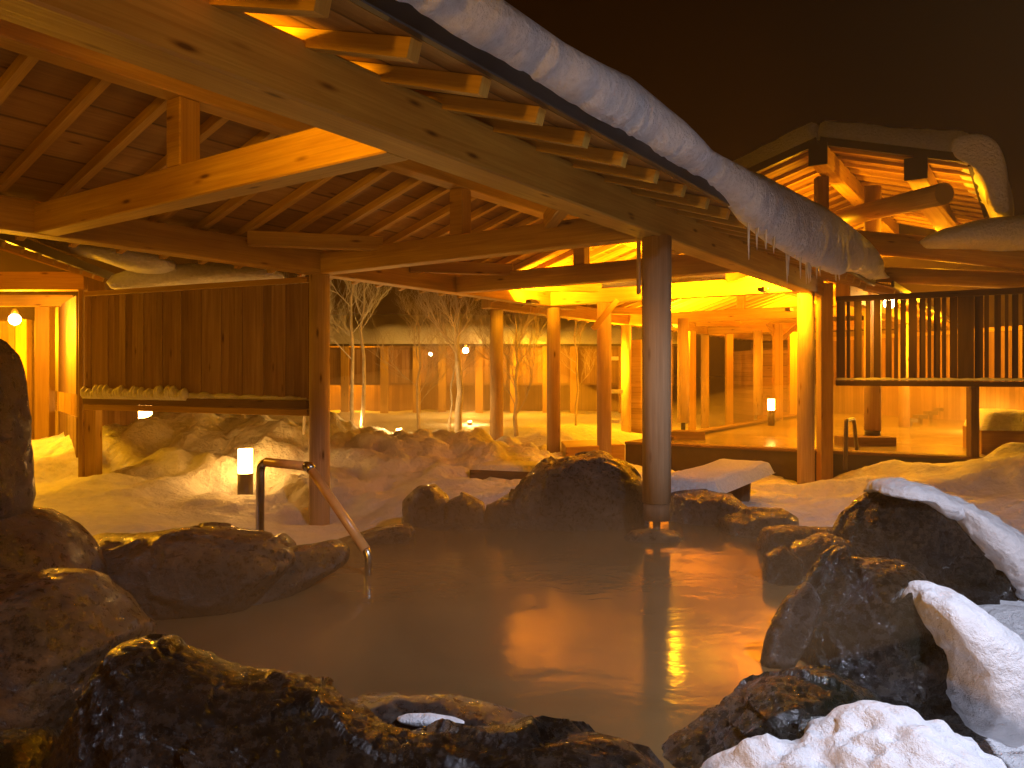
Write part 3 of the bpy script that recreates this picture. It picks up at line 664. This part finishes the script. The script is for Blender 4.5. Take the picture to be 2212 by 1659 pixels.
# snow left along the bottom rail
def ridge_snow(name, label, p0, p1, r, amp, seed, lumps=6.0, cat='snow', n=140, zfun=None):
    p0, p1 = Vector(p0), Vector(p1); vs = []; m = 10; L = (p1-p0).length; x = (p1-p0).normalized(); s = Vector((x.y, -x.x, 0))
    for i in range(n+1):
        k = i/n; c = p0.lerp(p1, k); rr = r*(1+amp*noise.noise(Vector((k*L*lumps, seed, 0))))*(zfun(k) if zfun else 1)
        if i in (0, n): rr *= .1
        for j in range(m):
            a = 2*math.pi*j/m; vs.append(c+s*math.cos(a)*rr*.7+UP*max(-.3*rr, math.sin(a)*rr))
    f = [(i*m+j, i*m+(j+1) % m, (i+1)*m+(j+1) % m, (i+1)*m+j) for i in range(n) for j in range(m)]
    o = add_mesh(name, vs, f, M['frost'], origin=p0); tag(o, label, cat); return o
ridge_snow('rail_snow', 'line of frosty snow along the bottom rail of the slatted right fence', Vector((f0.x, f0.y, zb_+.1))-fn*-.05, Vector((f1.x, f1.y, zb_+.1))-fn*-.05, .03, .6, 3)

# ------------------------------------------------------------------ left board screen
sl = thing('board_screen', 'raised screen of vertical knotty boards left of the left round column', 'screen', P(400, 1040, 10.5))
s0, s1 = P(186, 808, 11.46), P(668, 808, 9.72)
sdv = s1-s0; sL = sdv.length; sx = sdv.normalized(); sn = Vector((sx.y, -sx.x, 0))     # sn faces the camera
zt2, zb2 = EYE+1.24, EYE-.50
n = 34; bw = sL/n
for i in range(n):
    p = s0+sx*(bw*i); off = .0 if i % 3 else .018
    MB().box(Vector((p.x, p.y, zb2+.17))+sn*off, UP*(zt2-zb2-.24), sx*(bw*.99), -sn*.02).build('board', M['screen'], sl)
MB().box(Vector((s0.x, s0.y, zt2-.06))+sn*.045, sx*sL, -sn*.08, UP*.07).build('rail', M['pine'], sl, bevel=.006)
MB().box(Vector((s0.x, s0.y, zb2+.05))+sn*.06, sx*sL, -sn*.10, UP*.11).build('rail', M['old_wood'], sl, bevel=.006)
MB().box(Vector((s0.x, s0.y, zb2-.04))+sn*.045, sx*sL, -sn*.08, UP*.085).build('rail', M['pine'], sl, bevel=.006)
p = P(188, 808, 11.5)
MB().box((p.x-.13, p.y, -.6), (0, 0, zb2-.05+.6), (.26, 0, 0), (0, .2, 0)).build('post', M['pine'], sl, bevel=.01)
p = s0-sx*.07
MB().box((p.x-.05, p.y-.05, -.6), (0, 0, zt2+.05+.6), (.07, 0, 0), (0, .12, 0)).build('post', M['pine'], sl, bevel=.01)
def frost_pile():
    rt = thing('ledge_snow', 'row of frosty snow lumps on the bottom rail of the board screen', 'snow', Vector((s0.x, s0.y, zb2+.17)))
    for i in range(40):
        k = i/40*.5; p = s0+sx*(sL*(k+.01)); h = .10+.12*random.random()
        vsx = []; 
        b = Vector((p.x, p.y, zb2+.13))+sn*.055
        MB().tube([b, b+UP*h*.3, b+UP*h*.7+sn*.01, b+UP*(h*.92), b+UP*h], [.03, .06, .055, .03, .006], 10).build('snow_lump', M['frost'], rt)
    def zf(k): return 1 if k < .6 else 1-.5*(k-.6)/.4
    o = ridge_snow('snow_strip', '', Vector((s0.x, s0.y, zb2+.165))+sn*.05, Vector((s1.x, s1.y, zb2+.165))+sn*.05, .07, .5, 9, zfun=zf)
    for kk in ('label', 'category'):
        if kk in o: del o[kk]
    o.parent = rt; o.location = Vector((0, 0, 0))
frost_pile()

# ---- left pavilion
root4 = thing('side_pavilion', 'glowing side pavilion at the far left with striped soffit and board walls', 'pavilion', (-9, 13, 0))
aa, bb = Vector((-5.75, 8.4, EYE+1.53)), Vector((-6.55, 12.6, EYE+1.53))
MB().box(aa, bb-aa, Vector((-4.2, -.4, 1.35)), UP*.05).build('soffit', M['slat_ceiling'], root4)
for k in range(9):
    q = aa+(bb-aa)*(k+.5)/9
    MB().beam(q-UP*.09+Vector((-.03, 0, .01)), q-UP*.09+Vector((-4.1, -.4, 1.32)), .08, .085).build('rafter', M['pine'], root4)
MB().beam(aa+Vector((.02, 0, -.02)), bb+Vector((.02, 0, -.02)), .05, .12).build('fascia', M['black_metal'], root4)
MB().beam(P(-500, 628, 12), P(188, 628, 12), .2, .29).build('eave_beam', M['pine'], root4, bevel=.01)
MB().box(P(188, 630, 11.9), (0, .3, 0), (.28, 0, 0), (0, 0, .34)).build('beam_end', M['old_wood'], root4, bevel=.01)
MB().beam(P(-400, 662, 13.5), P(165, 662, 13.5), .2, .2).build('tie_beam', M['pine'], root4, bevel=.01)
w0, w1 = P(170, 808, 11.9), P(82, 808, 17)
wd = Vector((w1.x-w0.x, w1.y-w0.y, 0))
MB().box((w0.x, w0.y, EYE-.32), (0, 0, 1.56), wd, (-.04, 0, 0)).build('side_wall', M['wall_boards'], root4)
MB().box((w0.x, w0.y, -.3), (0, 0, 1.15), wd+Vector((0, .01, 0)), (-.04, 0, 0)).build('lower_wall', M['wall_boards'], root4)
for px, Z in ((90, 13.6), (45, 17.4), (100, 17.2)):
    p = P(px, 808, Z); MB().box((p.x-.13, p.y, -.4), (0, 0, 3.2), (.26, 0, 0), (0, .2, 0)).build('post', M['pine'], root4, bevel=.01)
p = P(-300, 808, 17.6); p2 = P(300, 808, 18.5)
MB().box((p.x, p.y, -.3), (0, 0, 3.1), (p2.x-p.x, p2.y-p.y, 0), (0, .05, 0)).build('back_wall', M['wall_boards'], root4)
vs, fs = lump_mesh([(60, 500), (130, 515), (250, 540), (340, 550), (372, 560), (375, 580), (350, 590), (290, 588), (200, 560), (100, 530)], 11, .5, amp=.04, seed=51, ridged=False, sharp=.6)
o = add_mesh('snow_lump', vs, fs, M['snow_roll'], origin=P(250, 560, 11)); tag(o, 'tongue of snow on the roof of the side pavilion, seen under the left beam', 'snow')
vs, fs = lump_mesh([(228, 628), (250, 595), (330, 580), (420, 572), (500, 570), (600, 585), (640, 600), (500, 615), (330, 628)], 11.6, .5, amp=.05, seed=52, ridged=False, sharp=.6, ctr=(430, 600))
o = add_mesh('snow_lump', vs, fs, M['snow_roll'], origin=P(430, 600, 11.6)); tag(o, 'long snow roll lying behind the top rail of the board screen', 'snow')

# ---- far buildings
fb = thing('far_bathhouse', 'low far bathhouse with slatted upper panels under a snowy roof, behind the bare trees', 'building', (-3, 28, 0))
X0, X1, ZF = -15.5, 6.0, 28.0
MB().box((X0, ZF+1.6, 0), (0, 0, 2.8), (X1-X0, 0, 0), (0, .06, 0)).build('back_wall', M['wall_boards'], fb)
MB().box((X0, ZF, 1.18), (0, 0, 1.26), (X1-X0, 0, 0), (0, .04, 0)).build('slat_panel', M['wall_boards'], fb)
for z in (1.12, 2.44): MB().box((X0, ZF-.03, z), (X1-X0, 0, 0), (0, .1, 0), (0, 0, .08)).build('rail', M['old_wood'], fb)
for i, px in enumerate((350, 385, 470, 612, 745, 830, 900, 955, 1035, 1110, 1180, 1240, 1300, 1345)):
    p = P(px, 808, ZF-.1); MB().box((p.x-.14, p.y-.05, 0), (0, 0, 2.6), (.28, 0, 0), (0, .15, 0)).build('post', M['pine'], fb)
MB().box((X0, ZF-.6, 2.54), (X1-X0, 0, 0), (0, 3.2, .9), (0, 0, .08)).build('roof', M['black_metal'], fb)
slab_snow('roof_snow', 'snow blanket on the low roof of the far bathhouse behind the trees', [(X0-.2, ZF-.75, 2.62), (X1+.2, ZF-.75, 2.62), (X1+.2, ZF+2.7, 3.6), (X0-.2, ZF+2.7, 3.6)], .5, nx=120, ny=10, amp=.1)
# board wall behind the raised bath at the right
bw_ = thing('board_wall', 'long pale board wall behind the raised bath, seen under the right fence', 'wall', (15, 20, 0))
p, p2 = P(1790, 808, 27), P(2500, 808, 17)
MB().box((p.x, p.y, 0), (0, 0, 2.7), (p2.x-p.x, p2.y-p.y, 0), (0, .06, 0)).build('panel', M['wall_boards'], bw_)
MB().beam((p.x, p.y-.05, 2.70), (p2.x, p2.y-.05, 2.70), .14, .12).build('cap_rail', M['pine'], bw_)
# snowy wooden chest at the right edge
ch = thing('wooden_chest', 'low wooden box heaped with snow at the right edge beside the raised bath', 'box', P(2190, 960, 12.4))
p = P(2120, 958, 12.6)
MB().box(p-UP*.5, (2.0, -.5, 0), (.4, 1.2, 0), UP*.72).build('box_body', M['pine'], ch, bevel=.01)
slab_snow('chest_snow', 'rounded snow heap on the wooden box at the right edge', [p+Vector((-.05, -.05, .222)), p+Vector((2.05, -.55, .222)), p+Vector((2.45, .7, .222)), p+Vector((.4, 1.2, .222))], .3, amp=.04, nx=24, ny=20)

# ------------------------------------------------------------------ handrails
def rail_path(pts, r, bend=.06):
    out = []
    for i, p in enumerate(pts):
        p = Vector(p)
        if 0 < i < len(pts)-1:
            a = (Vector(pts[i-1])-p).normalized(); b = (Vector(pts[i+1])-p).normalized()
            for k in range(6):
                t = k/5; q0 = p+a*bend; q1 = p+b*bend
                out.append(q0*(1-t)**2+p*2*t*(1-t)+q1*t*t)
        else: out.append(p)
    return out
hr = thing('handrail', 'brown sleeved metal handrail stepping down from the left bank into the near pool', 'handrail', P(560, 1180, 6.4))
h0, h1, h2, h3, h4 = P(561, 1185, 6.4), P(563, 997, 6.4), P(668, 1008, 6.15), P(796, 1196, 5.75), P(796, 1262, 5.75)
h4.z = -.15
MB().tube(rail_path([h0, h1, h1.lerp(h2, .92)], .033, .09), .035, 16).build('upright', M['steel'], hr)
MB().tube([h1.lerp(h2, .12), h1.lerp(h2, .93)], [.038, .038], 16).build('grip', M['rail_wood'], hr)
MB().tube([h1.lerp(h2, .93), h2, h2.lerp(h3, .05)], [.040, .042, .040], 16).build('joint', M['steel'], hr)
MB().tube([h2.lerp(h3, .05), h2.lerp(h3, .96)], [.038, .038], 16).build('grip', M['rail_wood'], hr)
MB().tube(rail_path([h2.lerp(h3, .955), h3, h4], .03, .05), .03, 16).build('lower_post', M['steel'], hr)
hr2 = thing('handrail', 'small dark handrail on the edge of the raised bath, under the right fence', 'handrail', P(1830, 990, 11.9))
MB().tube(rail_path([P(1826, 1015, 11.8), P(1828, 908, 11.8), P(1844, 905, 12.3), P(1852, 980, 12.9)], .03, .05), .032, 10).build('tube', M['lamp_body'], hr2)

# ------------------------------------------------------------------ lamps
WARM = (1, .405, .005); WARM2 = (1, .46, .06)
def light(loc, power, col=WARM, r=.12, name='lamp_and_fill_light', k=11):
    power = power*k
    l = bpy.data.lights.new(name, 'POINT'); l.energy = power; l.color = col; l.shadow_soft_size = r; l.specular_factor = .12
    o = bpy.data.objects.new(name, l); C.objects.link(o); o.location = loc; return o
def bollard(px, py_top, py_g, py_b, Z, w, label, body=True):
    a = P(px, py_top, Z); g = P(px, py_g, Z); b = P(px, py_b, Z)
    t = thing('bollard_lamp', label, 'lamp', b, 'bollard lamps in the snow')
    r = w/2/FPX*Z
    MB().tube([b-UP*.15, g], [r*.95, r*.95], 20).build('body', M['lamp_body'], t)
    MB().tube([g+UP*.002, a], [r*.9, r*.9], 20).build('lamp_glass', M['glow'], t)
    return t
bollard(530, 970, 1022, 1092, 11, 34, 'short bollard lamp glowing white beside the handrail')
bollard(1666, 862, 886, 905, 17, 16, 'small bollard lamp glowing on the rim of the raised bath')
bollard(314, 872, 905, 925, 16, 30, 'bollard lamp half hidden under the bottom rail of the board screen')
def bulb(px, py, Z, r, label, mat='glow_small'):
    t = thing('wall_lamp', label, 'lamp', P(px, py, Z), 'round lamps on posts and beams')
    c = P(px, py, Z)
    bm = bmesh.new(); bmesh.ops.create_uvsphere(bm, u_segments=16, v_segments=10, radius=r); me = bpy.data.meshes.new('bulb'); bm.to_mesh(me); bm.free()
    me.materials.append(M[mat]); o = bpy.data.objects.new('bulb', me); C.objects.link(o); o.parent = t
    MB().tube([c+UP*r*.9, c+UP*r*2.2], [r*.7, r*.5], 12).build('holder', M['lamp_body'], t)
bulb(32, 690, 12.4, .09, 'round lamp hanging under the beams of the left side pavilion')
bulb(1006, 757, 26, .10, 'bright lamp on the far bathhouse between the birch branches', 'glow_cool')
bulb(930, 765, 27, .06, 'faint lamp on the far bathhouse left of the bright one', 'glow_cool')
bulb(1921, 655, 14, .10, 'bright lamp behind the top rail of the right slatted fence')
t = thing('strip_lamp', 'thin upright strip lamp beside the third lit column', 'lamp', P(1309, 800, 13.6))
MB().tube([P(1309, 790, 13.6), P(1309, 752, 13.6)], [.035, .035], 10).build('lamp_glass', M['glow_small'], t)
MB().box(P(1312, 800, 13.62), (.02, 0, 0), (0, .03, 0), (0, 0, .5)).build('backing', M['lamp_body'], t)
for i, (x0, x1, y, Z) in enumerate(((1312, 1336, 778, 14.5), (1322, 1346, 850, 14.5), (1310, 1338, 914, 14.6))):
    q0, q1 = P(x0, y, Z), P(x1, y, Z)
    o = MB().box(q0, (q1.x-q0.x, 0, 0), (0, .25, 0), (0, 0, .07)).build('snow_shelf', M['snow'], origin=tuple(q0)); tag(o, ['top', 'middle', 'lowest'][i]+' of the three short snow covered shelves right of the third lit column', 'shelf', 'short snowy shelves')
# lamp boxes fixed to the inner side of beams
def area(loc, aim, power, size=.25, col=WARM, k=9):
    l = bpy.data.lights.new('uplight_beam', 'AREA'); l.shape = 'DISK'; l.size = size; l.energy = power*k; l.color = col
    o = bpy.data.objects.new('uplight_beam', l); C.objects.link(o); o.location = loc
    o.rotation_euler = Vector(aim).to_track_quat('-Z', 'Y').to_euler(); return o
def beam_light(t, d, h, power, label, aim=(0, 0, 1), col=WARM):
    g = G(t, d, h)
    rt = thing('beam_uplight', label, 'lamp', g, 'uplights fixed inside the hall beams')
    MB().box(g-U*.15-V*.05, U*.3, V*.1, UP*.06).build('housing', M['lamp_body'], rt)
    area(g+UP*.09, aim, power, .18, col)
    if power > 18: light(g-V*.25+UP*.12, (16 if d < 4 else 5) if t < 12 else 8 if t < 16 else 40, col, .08)  # bare warm fill added beside the stronger uplights to brighten the columns
beam_light(1.7, 3.25, 1.44, 7, 'small uplight on the inner side of the near eave beam', U*.8+UP*.5-V*.35)
beam_light(11.35, 3.3, 1.22, 75, 'uplight near the end tie beam that floods it white', U*.8+UP*.6+V*.1)
beam_light(11.2, 4.9, 1.22, 20, 'added uplight by the end tie beam, unseen behind the central column', U*.4+UP*.8)  # added to light the columns, placed where the central column hides it
beam_light(10.9, 7.1, 1.22, 18, 'uplight above the far end of the inner eave beam', U*.5+UP*.7+V*.2)
beam_light(15.5, 4.0, 1.25, 70, 'uplight in the lit hall above the raised bath', UP+U*.2)
beam_light(19.0, 7.9, 1.25, 90, 'uplight on the outer beam of the lit hall')
beam_light(24.0, 5.7, 1.25, 130, 'uplight deep inside the lit hall')
light(P(32, 712, 12.0), 20, WARM, .15)
light(P(-60, 720, 15.5), 110, WARM, .15)
light(P(1921, 665, 14.5), 14, WARM, .1)
light(G(19.5, 3.4, 2.2), 100, WARM, .2)
light(G(21, 1.8, 1.3), 45, WARM, .2)
light(G(16, 1.5, 2.6), 12, WARM, .1)  # fill without a fixture, added so the sagging eave snow looks lit from inside
light(G(16.6, 3.7, 2.9), 18, WARM, .1)  # fill without a fixture, added to brighten the gable slats
light(P(2020, 640, 15), 12, WARM, .1)  # added fill, brightens the soffit seen between the logs
light(P(2150, 905, 17), 22, WARM2, .1)
light(P(1006, 757, 25.4), 26, WARM2, .1)
light(P(1150, 770, 26.5), 30, WARM, .1)
light(P(750, 790, 28.6), 30, WARM, .1)
light(P(1310, 780, 19), 40, WARM, .1)
light((-3.5, -3.5, 2.3), 58, (1, .42, .01), .3, 'unseen_warm_fill')  # unseen warm fill added to brighten the near beams and ceiling
# small ground lights that graze the snow
def ground_light(px, py, Z, power, label):
    p = P(px, py, Z); p.z = snow_height(p.x, p.y)+.03
    t = thing('ground_lamp', label, 'lamp', p, 'low lamps set in the snow')
    MB().tube([p-UP*.05, p+UP*.05], [.07, .07], 14).build('lamp_body', M['lamp_body'], t)
    MB().tube([p+UP*.052, p+UP*.08], [.06, .05], 14).build('lamp_glass', M['glow'], t)
    light(p+UP*.22, power*.55, (1, .56, .16), .05)
ground_light(775, 925, 17.5, 10, 'low ground lamp at the foot of the left birch trees')
ground_light(862, 966, 14.6, 12, 'low ground lamp behind the shovelled snow heap')
ground_light(1015, 908, 21, 8, 'low ground lamp at the foot of the thick birch')
# white lamp behind the viewer that lights the near rocks and the roof snow
l = bpy.data.lights.new('path_lamp_light', 'SPOT'); l.energy = 1080; l.color = (.74, .79, 1.0); l.spot_size = math.radians(112); l.spot_blend = 1; l.shadow_soft_size = .15
o = bpy.data.objects.new('path_lamp_light', l); C.objects.link(o); o.location = (3.0, 1.2, 4.3)
o.rotation_euler = Vector((-.5, 1.5, -3.6)).to_track_quat('-Z', 'Y').to_euler()

# ------------------------------------------------------------------ trees
def tree(px, py, Z, H, r, spread, label, mat='frost', lean=0, fork=.35, depth=6, seed=0, trunk_mat=None, nb=7, up=.55):
    rnd = random.Random(seed); base = P(px, py, Z); base.z = snow_height(base.x, base.y)
    t = thing('bare_tree', label, 'tree', base, 'bare frosted trees in the snow court')
    pts = [base-UP*.1]; x = Vector((lean, 0, 0)); n = 7
    for i in range(1, n+1):
        k = i/n; pts.append(base+Vector((lean*k+.05*rnd.uniform(-1, 1), .05*rnd.uniform(-1, 1), H*k)))
    rad = [r*(1-.75*i/n) for i in range(n+1)]
    MB().tube(pts, rad, 8).build('trunk', M[trunk_mat or mat], t)
    mb = MB()
    def br(p, d, L, rr, lev):
        seg = 4; q = [p]; dd = d.normalized(); 
        for i in range(seg):
            dd = (dd+Vector((rnd.uniform(-.25, .25), rnd.uniform(-.25, .25), rnd.uniform(-.1, .2)))).normalized()
            q.append(q[-1]+dd*L/seg)
        mb.tube(q, [rr*(1-.7*i/seg) for i in range(seg+1)], 5 if lev < 2 else 3, cap=False)
        if lev < depth-2:
            for i in range(1, seg+1):
                for _ in range(2 if lev < 1 else 1):
                    a = Vector((rnd.uniform(-1, 1), rnd.uniform(-1, 1), rnd.uniform(-.2, .8)))
                    br(q[i], dd*.7+a*.6, L*rnd.uniform(.45, .65), rr*.55, lev+1)
    for k in range(nb):
        f = fork+(1-fork)*k/nb; i = f*n; i0 = int(i); p = pts[i0].lerp(pts[min(n, i0+1)], i-i0)
        a = rnd.uniform(0, 6.28)
        br(p, Vector((math.cos(a), math.sin(a)*.7, up+rnd.uniform(0, .4))), spread*(1.1-.5*k/nb), max(.007, r*.32*(1-.5*f)), 0)
    mb.build('crown', M[mat], t)
tree(762, 938, 16.5, 4.2, .05, 1.0, 'left birch with frosted twigs beside the left round column', seed=3, trunk_mat='birch', nb=9, fork=.38)
tree(783, 905, 17.5, 4.2, .055, .8, 'slender birch right behind the left birch', seed=5, trunk_mat='birch', nb=7, fork=.5)
tree(905, 905, 19, 2.9, .045, 1.1, 'thin dark forked tree between the birches', mat='twig', seed=8, fork=.2, nb=9, up=.8)
tree(990, 940, 15.5, 3.3, .085, 1.1, 'thick white birch trunk in the middle of the snow court', seed=11, trunk_mat='birch', mat='twig', fork=.45, nb=9, up=.8)
tree(968, 945, 15.8, 2.4, .03, .7, 'thin stem leaning beside the thick birch', seed=12, trunk_mat='birch', mat='twig', lean=.25, fork=.4)
tree(1116, 945, 16, 2.7, .05, 1.1, 'low bushy bare tree between the two lit columns', mat='twig', seed=14, fork=.15, nb=12, up=.75)
tree(1244, 930, 18, 3.0, .03, .6, 'slim sapling right of the second lit column', mat='twig', seed=17, fork=.3)
tree(655, 990, 12.2, 2.6, .025, .6, 'thin frosted sapling just left of the left round column', seed=19, fork=.25)

# ------------------------------------------------------------------ sky, haze, camera
wd_ = bpy.data.worlds.new('World'); bpy.context.scene.world = wd_; wd_.use_nodes = True
bg = wd_.node_tree.nodes['Background']; bg.inputs[0].default_value = (.0035, .0012, .0002, 1); bg.inputs[1].default_value = 1.0
HAZE = True
if HAZE:
    m = bpy.data.materials.new('haze_air'); m.use_nodes = True; nt = m.node_tree; nt.nodes.clear()
    out = nt.nodes.new('ShaderNodeOutputMaterial'); pv = nt.nodes.new('ShaderNodeVolumePrincipled')
    pv.inputs['Color'].default_value = (1, .62, .24, 1); pv.inputs['Density'].default_value = .006; pv.inputs['Anisotropy'].default_value = .45  # orange veil of the lamps put into the colour of the air
    nt.links.new(pv.outputs[0], out.inputs['Volume'])
    a, b = Vector((-45, -12, -3)), Vector((45, 48, 6.7))
    o = MB().box(a, (b.x-a.x, 0, 0), (0, b.y-a.y, 0), (0, 0, b.z-a.z)).build('haze', m); tag(o, kind='stuff')
def steam(name, outline, depth, density, Z, fade=0):
    vs, fs = lump_mesh(outline, Z, depth, sub=3, amp=.0, seed=60, ridged=False, sharp=.5)
    m = bpy.data.materials.new(name); m.use_nodes = True; nt = m.node_tree; nt.nodes.clear()
    out = nt.nodes.new('ShaderNodeOutputMaterial'); pv = nt.nodes.new('ShaderNodeVolumePrincipled')
    pv.inputs['Color'].default_value = (1, .70, .38, 1); pv.inputs['Density'].default_value = density; pv.inputs['Anisotropy'].default_value = .2  # amber tint puts the warm lamp light into the vapour colour
    if fade:     # drifting vapour that thins out upwards
        g = nt.nodes.new('ShaderNodeNewGeometry'); sp = nt.nodes.new('ShaderNodeSeparateXYZ'); nt.links.new(g.outputs['Position'], sp.inputs[0])
        mr = nt.nodes.new('ShaderNodeMapRange'); mr.inputs['From Min'].default_value = fade; mr.inputs['From Max'].default_value = 0
        mr.inputs['To Min'].default_value = 0; mr.inputs['To Max'].default_value = density; mr.interpolation_type = 'SMOOTHSTEP'
        nt.links.new(sp.outputs[2], mr.inputs['Value'])
        nz = nt.nodes.new('ShaderNodeTexNoise'); nz.inputs['Scale'].default_value = .9; nz.inputs['Detail'].default_value = 2; nt.links.new(g.outputs['Position'], nz.inputs['Vector'])
        r2 = nt.nodes.new('ShaderNodeMapRange'); r2.inputs['From Min'].default_value = .3; r2.inputs['From Max'].default_value = .7; r2.inputs['To Min'].default_value = .35; r2.inputs['To Max'].default_value = 1.7
        nt.links.new(nz.outputs[0], r2.inputs['Value'])
        mm = nt.nodes.new('ShaderNodeMath'); mm.operation = 'MULTIPLY'; nt.links.new(mr.outputs[0], mm.inputs[0]); nt.links.new(r2.outputs[0], mm.inputs[1])
        nt.links.new(mm.outputs[0], pv.inputs['Density'])
    nt.links.new(pv.outputs[0], out.inputs['Volume'])
    tag(add_mesh(name, vs, fs, m), kind='stuff')
steam('pool_steam', [(330, 1230), (250, 1040), (800, 980), (1300, 980), (1850, 1040), (1950, 1240), (1500, 1290), (700, 1290)], 2.4, .15, 5.2, .85)
steam('bath_steam', [(1300, 990), (1300, 860), (1700, 830), (2400, 830), (2500, 960), (1900, 960)], 3.4, .06, 19.5)
steam('court_steam', [(600, 960), (560, 860), (800, 800), (1100, 790), (1340, 830), (1360, 930), (1000, 960)], 4.0, .05, 20)
sc = bpy.context.scene
cam = bpy.data.cameras.new('camera'); co = bpy.data.objects.new('camera', cam); C.objects.link(co)
co.location = (0, 0, EYE); co.rotation_euler = (math.pi/2, 0, 0)
cam.sensor_width = 36; cam.lens = 36*FPX/2212; cam.shift_y = -21.5/2212; cam.clip_end = 1000; cam.clip_start = .05
sc.camera = co
sc.view_settings.view_transform = 'Standard'; sc.view_settings.look = 'None'; sc.view_settings.exposure = .38; sc.view_settings.gamma = 1
sc.cycles.use_denoising = True
sc.cycles.max_bounces = 6; sc.cycles.diffuse_bounces = 4; sc.cycles.glossy_bounces = 3; sc.cycles.volume_bounces = 0
sc.cycles.sample_clamp_indirect = 6.0; sc.cycles.use_light_tree = True
for o in C.objects:
    if 'root' in o: del o['root']
